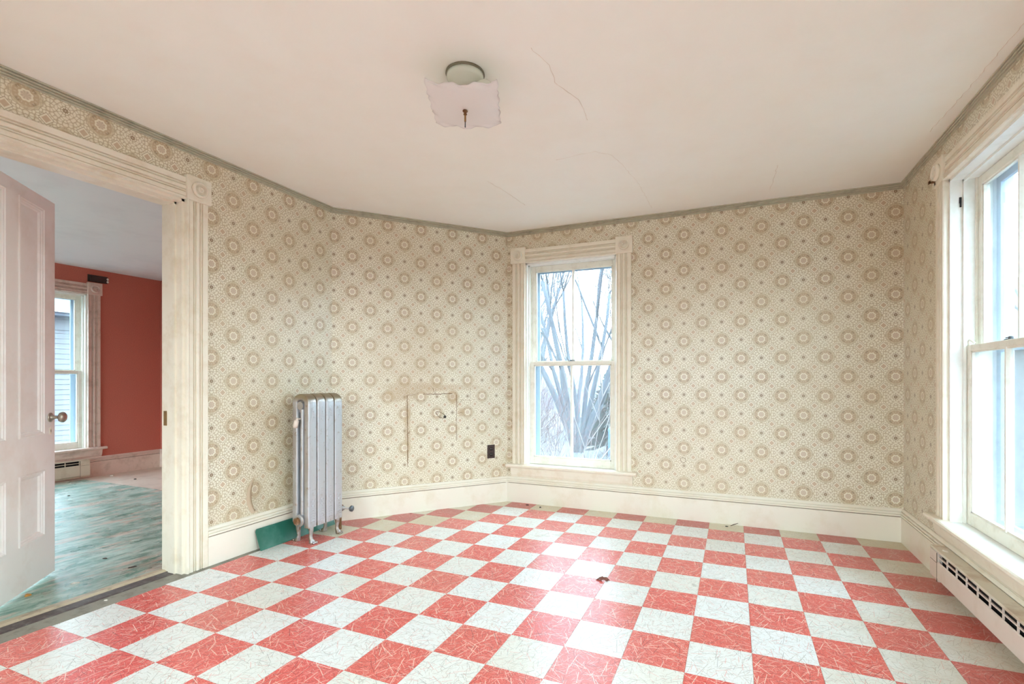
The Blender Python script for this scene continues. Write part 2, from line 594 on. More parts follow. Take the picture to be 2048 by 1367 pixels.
FB = Frame((0, YB), (1, 0), (0, -1))
FR = Frame((XR, 0), (0, 1), (-1, 0))
FL = Frame((XL, 0), (0, 1), (1, 0))
FF = Frame((0, YF), (1, 0), (0, 1))
FC = Frame(C1, (CD.x, CD.y), (CD.y, -CD.x))
FO = Frame((OX, 0), (0, 1), (1, 0))
FOB = Frame((0, 3.84), (1, 0), (0, -1))
FOF = Frame((0, -1.4), (1, 0), (0, 1))
FW = Frame((0, 0), (1, 0), (0, 1))

BOXF = [(0, 1, 2, 3), (7, 6, 5, 4), (0, 4, 5, 1), (1, 5, 6, 2), (2, 6, 7, 3), (3, 7, 4, 0)]


def box(mb, F, u0, u1, n0, n1, z0, z1):
    vs = [F.P(u, n, z) for z in (z0, z1) for (u, n) in ((u0, n0), (u1, n0), (u1, n1), (u0, n1))]
    mb.add(vs, BOXF)
    return mb


def prof(mb, pts, path):
    """closed profile pts [(a,b)], path = [(origin, A, B)] rings; origin + a*A + b*B"""
    n = len(pts)
    vs = []
    for (o, A, B) in path:
        for a, b_ in pts:
            vs.append(o + A * a + B * b_)
    fs = []
    for k in range(len(path) - 1):
        for i in range(n):
            j = (i + 1) % n
            fs.append((k * n + i, k * n + j, (k + 1) * n + j, (k + 1) * n + i))
    fs.append(tuple(range(n)))
    fs.append(tuple((len(path) - 1) * n + i for i in reversed(range(n))))
    mb.add(vs, fs)
    return mb


def lathe(mb, prof_, o, axis, seg=20):
    """prof_ [(r, h)] around axis from o"""
    ax = Vector(axis).normalized()
    t = Vector((0, 0, 1)) if abs(ax.z) < .9 else Vector((1, 0, 0))
    A = ax.cross(t).normalized()
    B = ax.cross(A)
    o = Vector(o)
    vs, fs = [], []
    for r, h in prof_:
        for i in range(seg):
            a = 2 * PI * i / seg
            vs.append(o + ax * h + (A * math.cos(a) + B * math.sin(a)) * r)
    for k in range(len(prof_) - 1):
        for i in range(seg):
            j = (i + 1) % seg
            fs.append((k * seg + i, k * seg + j, (k + 1) * seg + j, (k + 1) * seg + i))
    fs.append(tuple(range(seg)))
    fs.append(tuple((len(prof_) - 1) * seg + i for i in range(seg)))
    mb.add(vs, fs)
    return mb


def tube(mb, pts, rad, seg=6):
    pts = [Vector(p) for p in pts]
    if not isinstance(rad, (list, tuple)):
        rad = [rad] * len(pts)
    vs, fs = [], []
    up = None
    for i, p in enumerate(pts):
        d = (pts[min(i + 1, len(pts) - 1)] - pts[max(i - 1, 0)]).normalized()
        if up is None:
            t = Vector((0, 0, 1)) if abs(d.z) < .9 else Vector((1, 0, 0))
            up = d.cross(t).normalized()
        up = (up - d * up.dot(d)).normalized()
        B = d.cross(up)
        for k in range(seg):
            a = 2 * PI * k / seg
            vs.append(p + (up * math.cos(a) + B * math.sin(a)) * rad[i])
    for k in range(len(pts) - 1):
        for i in range(seg):
            j = (i + 1) % seg
            fs.append((k * seg + i, k * seg + j, (k + 1) * seg + j, (k + 1) * seg + i))
    fs.append(tuple(range(seg)))
    fs.append(tuple((len(pts) - 1) * seg + i for i in range(seg)))
    mb.add(vs, fs)
    return mb


def empty(name, loc=(0, 0, 0), rz=0, label=None, cat=None, group=None, kind=None, parent=None):
    o = bpy.data.objects.new(name, None)
    o.location = loc
    o.rotation_euler = (0, 0, rz)
    o.empty_display_size = .1
    COL.objects.link(o)
    if parent:
        o.parent = parent
        o.matrix_parent_inverse = parent_inv(parent)
    tag(o, label, cat, group, kind)
    return o


def tag(o, label=None, cat=None, group=None, kind=None):
    if label: o['label'] = label
    if cat: o['category'] = cat
    if group: o['group'] = group
    if kind: o['kind'] = kind
    return o


def struct(o, label, cat):
    return tag(o, label, cat, kind='structure')

# ------------------------------------------------------------------ walls
WO = dict(u0=-1.645, u1=-.86, z0=.325, z1=2.045)     # back window opening
WRO = dict(u0=2.345, u1=3.13, z0=.325, z1=2.075)    # right window opening
WOO = dict(u0=2.32, u1=3.095, z0=.30, z1=1.985)     # window of the other room


def wall(name, F, u0, u1, z0, z1, T, holes, mat, label, extra=None):
    mb = MB()
    us = sorted({u0, u1} | {h[k] for h in holes for k in ('u0', 'u1')})
    for a, c in zip(us[:-1], us[1:]):
        hs = [h for h in holes if h['u0'] <= a + 1e-6 and h['u1'] >= c - 1e-6]
        zz = z0
        for h in hs:
            if h['z0'] > zz + 1e-5:
                box(mb, F, a, c, -T, 0, zz, h['z0'])
            zz = h['z1']
        box(mb, F, a, c, -T, 0, zz, z1)
    return struct(mb.build(name, mat), label, 'wall')

XW = []  # extra windows outside the frame, added for daylight: (frame, hole)
h_r2 = dict(u0=.30, u1=1.085, z0=.325, z1=2.075)
h_f1 = dict(u0=-2.1, u1=-1.3, z0=.325, z1=2.045)
h_f2 = dict(u0=-.7, u1=.1, z0=.325, z1=2.045)
wall_back = wall('wall_back', FB, C2[0] - .001, XR + .16, -.02, ZC, .17, [WO], 'wp_back', 'far wall in tan medallion wallpaper with the tall window', )
wall_right = wall('wall_right', FR, YF, YB, -.02, ZC, .17, [h_r2, WRO], 'wp_right', 'right wall in tan medallion wallpaper around the large side window')
wall_left = wall('wall_left', FL, YF, C1[1], -.02, ZC, TW, [dict(u0=DY0, u1=DY1, z0=-.02, z1=DZ)], 'wp_left', 'left wall in pale medallion wallpaper beside the open doorway')
wall_ch = wall('wall_corner', FC, 0, CL, -.02, ZC, .15, [], 'wp_cham', 'angled corner wall in medallion wallpaper with the patched cutout')
wall_front = wall('wall_front', FF, XL, XR, -.02, ZC, .17, [h_f1, h_f2], 'wp_back', 'papered wall behind the viewer')

# other-room walls
wall_o = wall('wall_far_room', FO, -1.4, 3.84, OZF - .02, OZC, .17, [dict(u0=-.9, u1=-.1, z0=.3, z1=1.985), dict(u0=.3, u1=1.1, z0=.3, z1=1.985), WOO], 'red_wall', 'terracotta wall of the adjoining room with a window')
wall_ob = wall('wall_far_room_end', FOB, OX - .17, C1[0] - TW, OZF - .02, OZC, .17, [], 'red_wall', 'terracotta end wall of the adjoining room beyond the doorway')
h_of = dict(u0=-5.0, u1=-4.0, z0=.35, z1=2.0)
h_of2 = dict(u0=-6.3, u1=-5.3, z0=.35, z1=2.0)
wall_of = wall('wall_far_room_front', FOF, OX - .17, XL - TW, OZF - .02, OZC, .17, [h_of2, h_of], 'red_wall', 'terracotta near wall of the adjoining room')
# red facing on the doorway wall's other side
mb = MB()
Fx = Frame((XL - TW, 0), (0, 1), (-1, 0))
for (a, c, z0, z1) in ((-1.4, DY0 - .03, OZF, OZC), (DY1 + .0, 3.84, OZF, OZC), (DY0 - .03, DY1, DZ + .03, OZC)):
    box(mb, Fx, a, c, 0.0, .012, z0, z1)
struct(mb.build('wall_partition_red', 'red_wall'), 'terracotta papered back of the doorway wall', 'wall')

# ceilings, floors
mb = MB()
poly = [(XL, YF), (XR, YF), (XR, YB), C2, C1]
poly = [(XL - .15, YF - .1), (XR + .15, YF - .1), (XR + .15, YB + .15), (C2[0] - .07, YB + .15), (C1[0] - .15, C1[1] + .1)]
vs = [(x, y, ZC) for x, y in poly] + [(x, y, ZC + .12) for x, y in poly]
mb.add(vs, [tuple(range(5)), tuple(range(9, 4, -1))] + [(i, (i + 1) % 5, 5 + (i + 1) % 5, 5 + i) for i in range(5)])
ceiling = struct(mb.build('ceiling', 'ceiling'), 'off-white cracked plaster ceiling of the room', 'ceiling')
mb = MB()
box(mb, FW, OX - .17, XL - TW, -1.57, 4.01, OZC, OZC + .15)
struct(mb.build('ceiling_far_room', 'ceiling2'), 'cool white ceiling of the adjoining room', 'ceiling')

# floor tiles
S = .22861
TX0, TY0 = .06524, 3.89414

mb = MB()
box(mb, FW, XL - .02, XR + .1, YF - .1, YB + .1, -.14, -.004)
floor = struct(mb.build('floor', 'subfloor'), 'checkerboard floor of red and white vinyl tiles', 'floor')


def clip(poly, a, b_, c):
    """keep a*x+b*y<=c"""
    out = []
    for i in range(len(poly)):
        p, q = poly[i], poly[(i + 1) % len(poly)]
        dp, dq = a * p[0] + b_ * p[1] - c, a * q[0] + b_ * q[1] - c
        if dp <= 0:
            out.append(p)
        if (dp < 0 < dq) or (dq < 0 < dp):
            t = dp / (dp - dq)
            out.append((p[0] + t * (q[0] - p[0]), p[1] + t * (q[1] - p[1])))
    return out

FNx, FNy = -CD.y, CD.x      # outward normal of the angled wall
cc = FNx * C1[0] + FNy * C1[1] - .015
edge_rng = random.Random(3)
tiles_far = {'tile_red': MB(), 'tile_white': MB()}
ntile = 0
for i in range(-12, 4):
    for j in range(0, 24):
        x0, x1 = TX0 + i * S, TX0 + (i + 1) * S
        y1, y0 = TY0 - j * S, TY0 - (j + 1) * S
        g = .0005
        if i == 3:
            x1 = XR
        if i == -12:
            x0 -= .03
        P_ = [(x0 + g, y0 + g), (x1 - g, y0 + g), (x1 - g, y1 - g), (x0 + g, y1 - g)]
        xl = -2.697 + edge_rng.uniform(-.006, .006)
        P_ = clip(P_, -1, 0, -xl)
        P_ = clip(P_, 1, 0, XR - .012)
        P_ = clip(P_, 0, 1, YB - .012)
        P_ = clip(P_, 0, -1, -(YF + .012))
        if len(P_) < 3:
            continue
        P_ = clip(P_, FNx, FNy, cc)
        if len(P_) < 3:
            continue
        ar = abs(sum(P_[k][0] * P_[(k + 1) % len(P_)][1] - P_[(k + 1) % len(P_)][0] * P_[k][1] for k in range(len(P_)))) / 2
        if ar < 2e-4:
            continue
        red = (i + j) % 2 == 0
        h = edge_rng.uniform(-.0003, .0003)
        n = len(P_)
        vis = (y1 > .86 - .35 * 0 and True) and not (y0 < .5) and (x0 < .95)
        vis = y1 > (.86 + (x1 + 2.35) * .413 - .25) and y1 > .6
        key = 'tile_red' if red else 'tile_white'
        cx_, cy_ = (x0 + x1) / 2, (y0 + y1) / 2
        dch = -(FNx * cx_ + FNy * cy_ - cc)
        grime = (j == 0) or dch < .30
        vs = [(x, y, -.004) for x, y in P_] + [(x, y, h) for x, y in P_]
        fs = [tuple(range(n)), tuple(range(n, 2 * n))] + [(k, (k + 1) % n, n + (k + 1) % n, n + k) for k in range(n)]
        if vis and ntile < 299:
            ntile += 1
            t = MB().add(vs, fs).build('floor_tile', key + ('_d' if grime else ''), floor)
        else:
            tiles_far[key].add(vs, fs)
for k_, mb in tiles_far.items():
    tag(mb.build('floor_tiles', k_, floor), kind='stuff')

# the grey strip, dark strip and threshold of the doorway
mb = MB()
box(mb, FW, XL - .02, -2.69, YF, 2.75, -.006, -.0015)
box(mb, FW, -2.84, XL - .02, DY0, DY1, -.006, -.0015)
mb.build('subfloor_strip', 'sub_grey', floor)
mb = MB()
prof(mb, [(0, -.03), (-.075, -.03), (-.075, 0), (-.06, .001), (-.01, .002), (0, -.0012)], [(Vector((-2.805, y, 0)), Vector((1, 0, 0)), Vector((0, 0, 1))) for y in (DY0, DY1)])
thr = struct(mb.build('trim_1', 'sub_dark'), 'dark worn strip across the doorway floor', 'threshold')
mb = MB()
prof(mb, [(0, -.03), (-.075, -.03), (-.075, -.008), (-.06, .004), (-.02, .006), (0, .0)], [(Vector((-2.88, y, 0)), Vector((1, 0, 0)), Vector((0, 0, 1))) for y in (DY0, DY1)])
mb.build('threshold_board', 'thresh', thr, smooth=False)

mb = MB()
box(mb, FW, OX - .1, XL - TW - .02, -1.5, 3.9, OZF - .12, OZF)
struct(mb.build('floor_far_room', 'floor2'), 'pale painted board floor of the adjoining room', 'floor')
mb = MB()
rp = [(-2.955, .2), (-2.955, 3.012), (-6.38, 3.015), (-6.5, 2.9), (-6.49, .2)]
vs = [(x, y, OZF) for x, y in rp] + [(x, y, OZF + .003) for x, y in rp]
n = len(rp)
mb.add(vs, [tuple(range(n)), tuple(range(n, 2 * n))] + [(k, (k + 1) % n, n + (k + 1) % n, n + k) for k in range(n)])
tag(mb.build('linoleum_rug', 'rug'), 'large worn green and pink floral linoleum rug on the adjoining room floor', 'rug')

# ------------------------------------------------------------------ crown + baseboard runs
CROWN = [(0, 0), (0, -.038), (.007, -.038), (.009, -.036), (.008, -.0325), (.0045, -.0305), (.0045, -.029), (.013, -.0285), (.0145, -.026), (.013, -.0225),
         (.008, -.020), (.008, -.0185), (.0175, -.018), (.019, -.015), (.017, -.011), (.012, -.009), (.012, -.0075), (.022, -.007), (.024, -.004), (.022, 0)]
BASE = [(0, 0), (.02, 0), (.02, .163), (.0155, .1635), (.0155, .167), (.021, .1675), (.024, .172), (.024, .178), (.022, .1795), (.013, .180), (.013, .1835), (.020, .184),
        (.022, .187), (.022, .194), (.020, .196), (.009, .1965), (.009, .200), (.016, .2005), (.017, .204), (.012, .211), (.006, .216), (0, .216)]


def run(mb, pr, F, u0, u1, z, m0=0.0, m1=0.0):
    """profile run with mitre factors (du per unit n)"""
    n = len(pr)
    vs = []
    for (u, m_) in ((u0, m0), (u1, m1)):
        for a, b_ in pr:
            vs.append(F.P(u + a * m_, a, z + b_))
    fs = [(i, (i + 1) % n, n + (i + 1) % n, n + i) for i in range(n)] + [tuple(range(n)), tuple(range(2 * n - 1, n - 1, -1))]
    mb.add(vs, fs)
    return mb

# interior angles for mitres
angL = math.acos(CD.y)                         # turn between left wall and angled wall
angB = math.acos(CD.x)
tL, tB = math.tan(angL / 2), math.tan(angB / 2)
for nm, F, u0, u1, m0, m1, lab in (('left', FL, YF, C1[1], 1, -tL, 'left wall'), ('corner', FC, 0, CL, tL, -tB, 'angled corner wall'),
                                   ('back', FB, C2[0], XR, tB, -1, 'far wall'), ('right', FR, YF, YB, 1, -1, 'right wall')):
    o = run(MB(), CROWN, F, u0, u1, ZC, m0, m1).build('trim_crown_' + nm, 'crown')
    struct(o, 'narrow ribbed grey-green crown moulding along the %s' % lab, 'crown moulding')
CW = .118  # casing width
for nm, F, u0, u1, m0, m1, lab in (('left', FL, DY1 + CW, C1[1], 0, -tL, 'left wall behind the radiator'), ('corner', FC, 0, CL, tL, -tB, 'angled corner wall'),
                                   ('back', FB, C2[0], XR, tB, -1, 'far wall under the window'), ('right', FR, YF, YB, 0, -1, 'right wall behind the heater'),):
    o = run(MB(), BASE, F, u0, u1, 0, m0, m1).build('baseboard_' + nm, 'cream_base')
    struct(o, 'tall cream baseboard with grooved cap along the %s' % lab, 'baseboard')
    mb = MB()
    box(mb, F, u0 + (.02 if nm != 'left' else 0), u1 - .02, .012, .0163, .1625, .1672)
    mb.build('cap_joint', 'groove', o)  # dark strip along the joint under the cap
o = run(MB(), BASE, FL, YF, DY0 - CW, 0).build('baseboard_left_near', 'cream_base')
struct(o, 'cream baseboard on the left wall before the doorway', 'baseboard')
o = run(MB(), BASE, FO, -1.4, 3.84, OZF, 0, -1).build('baseboard_far_room', 'wood_pink')
struct(o, 'cream baseboard under the window of the adjoining room', 'baseboard')
mb = MB(); box(mb, FO, -1.3, 3.82, .012, .0163, OZF + .1625, OZF + .1672); mb.build('cap_joint', 'groove', o)
o = run(MB(), BASE, FOB, OX, XL - TW, OZF, 1, 0).build('baseboard_far_room_end', 'wood_pink')
struct(o, 'cream baseboard on the end wall of the adjoining room', 'baseboard')

# ------------------------------------------------------------------ casings
# profile across the casing width (t) vs. proud depth (d); t from the opening outwards
def casing_prof(w):
    k = w / .118
    pts = [(0, 0), (0, .020), (.003, .026), (.009, .026), (.012, .016), (.0135, .016), (.015, .020), (.034, .020), (.036, .009), (.040, .009), (.042, .018), (.046, .018),
           (.048, .010), (.051, .010), (.0525, .017), (.055, .0205), (.068, .0205), (.0705, .017), (.072, .010), (.075, .010), (.077, .018), (.081, .018), (.083, .009), (.087, .009),
           (.089, .020), (.115, .020), (.118, .017), (.118, 0)]
    return [(a * k, b_) for a, b_ in pts]


def rosette(F, uc, zc, n, parent, mat, R=.043):
    mb = MB()
    lathe(mb, [(R, 0), (R, .006), (R * .93, .015), (R * .82, .019), (R * .72, .015), (R * .66, .0012), (R * .42, .0008), (R * .38, .012), (R * .28, .017), (R * .22, .016), (R * .17, .009), (R * .12, .0095), (R * .06, .015)],
          F.P(uc, n, zc), F.N, 28)
    mb.build('rosette', mat, parent, smooth=True)


def casing(F, op, parent, mat, w=CW, sill=None, blocks=True):
    pr = casing_prof(w)
    zbot = sill if sill is not None else 0
    bh = w + .016
    for s, u in ((-1, op['u0']), (1, op['u1'])):
        mb = MB()
        A = F.U * s
        prof(mb, pr, [(F.P(u, 0, z_), A, F.N) for z_ in (zbot, op['z1'])])
        mb.build('side_casing', mat, parent)
        ua, ub = sorted((u - s * .004, u + s * (w + .012)))
        mb = MB()
        box(mb, F, ua, ub, 0, .030, op['z1'] - .0, op['z1'] + bh)
        cb = mb.build('corner_block', mat, parent, bevel=.002)
        rosette(F, (ua + ub) / 2, op['z1'] + bh / 2, .0302, cb, mat)
    mb = MB()
    prof(mb, pr, [(F.P(u_, 0, op['z1']), Vector((0, 0, 1)), F.N) for u_ in (op['u0'] + .004, op['u1'] - .004)])
    mb.build('head_casing', mat, parent)


def sash(F, u0, u1, z0, z1, n0, n1, parent, name, mat, gmat, rails=(.05, .035), st=.042, munt=.022):
    """n0<n1 outward/inward planes; rails (bottom, top)"""
    mb = MB()
    rb, rt = rails
    box(mb, F, u0, u0 + st, n0, n1, z0, z1)
    box(mb, F, u1 - st, u1, n0, n1, z0, z1)
    box(mb, F, u0 + st, u1 - st, n0, n1, z0, z0 + rb)
    box(mb, F, u0 + st, u1 - st, n0, n1, z1 - rt, z1)
    s = mb.build(name, mat, parent, bevel=.0025)
    # inner bead
    mb = MB()
    a, b_, c, d = u0 + st, u1 - st, z0 + rb, z1 - rt
    nb = (n0 + n1) / 2
    for (ua, ub, za, zb) in ((a, a + .008, c, d), (b_ - .008, b_, c, d), (a, b_, c, c + .008), (a, b_, d - .008, d)):
        box(mb, F, ua, ub, nb - .006, n1 - .006, za, zb)
    mb.build('glazing_bead', mat, s)
    um = (u0 + u1) / 2
    mb = MB()
    prof(mb, [(-munt / 2, nb - .008), (munt / 2, nb - .008), (munt / 2, nb + .004), (munt * .22, n1 - .001), (-munt * .22, n1 - .001), (-munt / 2, nb + .004)],
         [(F.P(um, 0, z_), F.U, F.N) for z_ in (c, d)])
    mb.build('muntin', mat, s)
    for ua, ub in ((a, um), (um, b_)):
        mb = MB()
        box(mb, F, ua, ub, nb - .002, nb + .001, c, d)
        mb.build('pane', gmat, s)
    return s


def window(idx, F, op, label, mat='cream', jm='jamb_white', sm='white_sash', gm='glass', full=True, nsash=-.045, T=.17, w=CW, zmeet=1.205, apron_end=.0):
    u0, u1, z0, z1 = op['u0'], op['u1'], op['z0'], op['z1']
    root = empty(idx, F.P((u0 + u1) / 2, 0, z0), label=label, cat='window', kind='structure')
    casing(F, op, root, mat, w=w, sill=z0 + .005)
    # jambs
    T2 = T + .06
    mb = MB()
    jt = .012
    box(mb, F, u0 - .001, u0 + jt, -T, .0, z0, z1)
    box(mb, F, u1 - jt, u1 + .001, -T, .0, z0, z1)
    box(mb, F, u0, u1, -T, .0, z1 - jt, z1 + .001)
    mb.build('jamb', jm, root)
    # outside jamb extension
    mb = MB()
    for a, c in ((u0 - .06, u0 + .02), (u1 - .02, u1 + .06)):
        box(mb, F, a, c, -T2 - .02, -T, z0 - .05, z1 + .05)
    box(mb, F, u0 + .02, u1 - .02, -T2 - .02, -T, z1 - .02, z1 + .05)
    box(mb, F, u0 - .06, u1 + .06, -T2 - .06, -T, z0 - .09, z0 - .04)
    box(mb, F, u0 + .02, u1 - .02, -T2 - .04, -T, z0 - .04, z0 + .004)
    mb.build('outer_frame', 'exterior_trim', root)
    # parting beads / stops
    a, c = u0 + jt, u1 - jt
    mb = MB()
    nL, nU = nsash, nsash - .045
    for ua, ub in ((a, a + .010), (c - .010, c)):
        box(mb, F, ua, ub, nU + .0005, nU + .0095, z0, z1 - jt)
    mb.build('parting_bead', sm, root)
    mb = MB()
    for ua, ub in ((a, a + .012), (c - .012, c)):
        box(mb, F, ua, ub, nL + .002, nL + .014, z0, z1 - jt)
    box(mb, F, a, c, nL + .002, nL + .014, z1 - jt - .012, z1 - jt)
    mb.build('stop_bead', jm, root)
    mb = MB()
    box(mb, F, u0, u1, -T, .0, z0 - .02, z0 + .004)
    mb.build('inner_sill', jm, root)
    # stool + apron
    mb = MB()
    prof(mb, [(-.0, -.022), (.052, -.022), (.060, -.017), (.063, -.008), (.060, .002), (.052, .006), (-.0, .006)],
         [(F.P(u_, 0, z0), F.N, Vector((0, 0, 1))) for u_ in (u0 - w - .045, u1 + w + .045)])
    mb.build('window_stool', mat, root)
    mb = MB()
    prof(mb, [(0, -.108), (.006, -.108), (.010, -.100), (.020, -.086), (.026, -.06), (.030, -.03), (.034, -.022), (0, -.022)],
         [(F.P(u_, 0, z0), F.N, Vector((0, 0, 1))) for u_ in (u0 - w - .012, u1 + w + .012)])
    mb.build('apron', mat, root)
    zm = zmeet
    lo = sash(F, a + .001, c - .001, z0 + .005, zm, nL - .036, nL, root, 'lower_sash', sm, gm, (.062, .030))
    up = sash(F, a + .001, c - .001, zm - .03, z1 - jt - .001, nU - .036, nU, root, 'upper_sash', sm, gm, (.030, .045))
    # sash lock
    um = (u0 + u1) / 2
    mb = MB()
    box(mb, F, um - .028, um + .028, nL - .028, nL - .008, zm, zm + .005)
    lathe(mb, [(.009, 0), (.009, .008), (.005, .011)], F.P(um - .006, nL - .018, zm + .005), (0, 0, 1), 12)
    box(mb, F, um - .006, um + .03, nL - .022, nL - .014, zm + .008, zm + .013)
    mb.build('sash_lock', 'iron', lo)
    # storm window outside
    mb = MB()
    ns = -T - .012
    box(mb, F, a + .008, a + .048, ns - .016, ns, z0 + .01, z1 - .02)
    box(mb, F, c - .048, c - .008, ns - .016, ns, z0 + .01, z1 - .02)
    box(mb, F, a + .048, c - .048, ns - .016, ns, z0 + .01, z0 + .045)
    box(mb, F, a + .048, c - .048, ns - .016, ns, z1 - .06, z1 - .02)
    box(mb, F, a + .048, c - .048, ns - .016, ns, zm - .035, zm - .010)
    st = mb.build('storm_frame', 'storm', root)
    for za, zb in ((z0 + .045, zm - .035), (zm - .010, z1 - .06)):
        mb = MB()
        box(mb, F, a + .048, c - .048, ns - .009, ns - .007, za, zb)
        mb.build('storm_pane', 'storm_glass', st)
    return root, lo, up

w1, lo1, up1 = window('window_1', FB, WO, 'tall cream double-hung window in the far wall, bare trees outside')
w2, lo2, up2 = window('window_2', FR, WRO, 'large white double-hung window in the right wall above the long heater', gm='glass_r', nsash=-.065, zmeet=1.225)
w3, lo3, up3 = window('window_3', FO, WOO, 'double-hung window in the terracotta wall seen through the doorway', mat='wood_pink', zmeet=1.15)


def added_window(nm, F, op, label, T=.17):  # unseen windows, added to let more daylight into both rooms
    root = empty(nm, F.P(op['u0'], 0, op['z0']), label=label, cat='window', kind='structure')
    casing(F, op, root, 'cream', sill=op['z0'])
    sash(F, op['u0'], op['u1'], op['z0'], 1.2, -.09, -.055, root, 'lower_sash', 'white_sash', 'glass')
    sash(F, op['u0'], op['u1'], 1.17, op['z1'], -.13, -.095, root, 'upper_sash', 'white_sash', 'glass')
    return root
added_window('added_window_10', FR, h_r2, 'unseen second side window added for daylight in the right wall, nearer the viewer')
added_window('added_window_5', FF, h_f1, 'left window added for daylight in the wall behind the viewer')
added_window('added_window_6', FF, h_f2, 'right window added for daylight in the wall behind the viewer')
added_window('added_window_7', FO, dict(u0=.3, u1=1.1, z0=.3, z1=1.985), 'near window added for daylight in the terracotta wall, hidden by the door')
added_window('added_window_8', FOF, h_of, 'unseen right window added for daylight in the near wall of the adjoining room')
added_window('added_window_4', FOF, h_of2, 'unseen left window added for daylight in the near wall of the adjoining room')
added_window('added_window_9', FO, dict(u0=-.9, u1=-.1, z0=.3, z1=1.985), 'nearest window added for daylight in the terracotta wall, out of view')


def wportal(nm, F, op, rot):
    c = F.P((op['u0'] + op['u1']) / 2, -.30, (op['z0'] + op['z1']) / 2)
    portal(nm, c, rot, op['u1'] - op['u0'] + .1, op['z1'] - op['z0'] + .1)
# area lights shine along local -Z
wportal('portal_back', FB, WO, (-PI / 2, 0, 0))
wportal('portal_right', FR, WRO, (PI / 2, 0, PI / 2))
wportal('portal_right_near', FR, h_r2, (PI / 2, 0, PI / 2))
wportal('portal_front_a', FF, h_f1, (PI / 2, 0, 0))
wportal('portal_front_b', FF, h_f2, (PI / 2, 0, 0))
wportal('portal_far_room_a', FO, WOO, (PI / 2, 0, -PI / 2))
wportal('portal_far_room_b', FO, dict(u0=.3, u1=1.1, z0=.3, z1=1.985), (PI / 2, 0, -PI / 2))
wportal('portal_far_room_c', FOF, h_of, (PI / 2, 0, 0))
wportal('portal_far_room_d', FOF, h_of2, (PI / 2, 0, 0))
wportal('portal_far_room_e', FO, dict(u0=-.9, u1=-.1, z0=.3, z1=1.985), (PI / 2, 0, -PI / 2))

# sash cord on window 2 and window 3, broken latch on its jamb
mb = MB()
tube(mb, [FR.P(3.112, -.075, 1.222), FR.P(3.105, -.07, 1.245), FR.P(3.085, -.068, 1.252), FR.P(3.06, -.07, 1.242), FR.P(3.05, -.075, 1.232)], .0045, 8)
mb.build('sash_cord', 'white_sash', w2, smooth=True)
mb = MB()
box(mb, FR, 3.114, 3.1185, -.046, -.037, 1.945, 1.975)
box(mb, FR, 3.112, 3.1185, -.045, -.039, 1.925, 1.945)
mb.build('pulley_slot', 'black', w2)
mb = MB()
tube(mb, [FO.P(3.06, -.05, 1.15 - .12 * k + 0) + Vector((0, .006 * math.sin(k * 2.2), 0)) for k in range(6)], .004, 6)
mb.build('sash_cord', 'white_sash', w3, smooth=True)
# curtain-rod bracket on corner block of window 2
mb = MB()
box(mb, FR, 3.215, 3.235, .024, .03, 2.085, 2.125)
box(mb, FR, 3.218, 3.228, .03, .055, 2.098, 2.108)
box(mb, FR, 3.218, 3.240, .050, .055, 2.098, 2.112)
tag(mb.build('curtain_bracket', 'rust'), 'small rusty curtain bracket on the corner block of the side window', 'bracket')
# rod bracket over window 3
br = empty('wall_bracket', FO.P(3.205, 0, 2.168), label='dark brown flat bracket on the terracotta wall above the window corner', cat='bracket')
mb = MB()
box(mb, FO, 3.119, 3.275, 0, .02, 2.138, 2.20)
mb.build('plate', 'brown_bakelite', br, bevel=.003)
mb = MB()
box(mb, FO, 3.10, 3.285, .002, .008, 2.130, 2.207)
mb.build('back_plate', 'debris_dark', br)
mb = MB()
lathe(mb, [(.012, 0), (.014, .004), (.008, .012)], FO.P(3.278, .012, 2.15), FO.N, 10)
lathe(mb, [(.012, 0), (.014, .004), (.008, .012)], FO.P(3.278, .012, 2.18), FO.N, 10)
mb.build('end_stub', 'debris_white', br)

# ------------------------------------------------------------------ doorway + door
dw = empty('door_1', FL.P((DY0 + DY1) / 2, 0, 0), label='cream cased doorway with corner rosettes opening to the adjoining room', cat='doorway', kind='structure')
casing(FL, dict(u0=DY0, u1=DY1, z1=DZ), dw, 'cream', sill=.0)
mb = MB()
jt = .02
Fj = FL
box(mb, FL, DY0, DY0 + jt, -TW - .012, .0, -.0, DZ)
box(mb, FL, DY1 - jt + .006, DY1 + .001, -TW - .012, .0, -.0, DZ)
box(mb, FL, DY0, DY1, -TW - .012, .0, DZ - jt + .006, DZ + .001)
mb.build('jamb', 'cream', dw)
mb = MB()
for (ua, ub, za, zb) in ((DY1 - .024, DY1 - .014, 0, DZ - .014), (DY0 + jt, DY0 + jt + .01, 0, DZ - .014), (DY0 + jt, DY1 - .014, DZ - .024, DZ - .014)):
    box(mb, FL, ua, ub, -.1, -.045, za, zb)
mb.build('door_stop', 'cream', dw)
mb = MB()
box(mb, FL, DY1 - .0165, DY1 - .0135, -.150, -.125, .80, .88)
mb.build('strike_plate', 'brass', dw)
# casing on the other side of the doorway
FLo = Frame((XL - TW - .012, 0), (0, 1), (-1, 0))
mb = MB()
prof(mb, casing_prof(CW), [(FLo.P(DY0 - .0, 0, z_), FLo.U * -1, FLo.N) for z_ in (0, DZ)])
mb.build('side_casing', 'cream', dw)

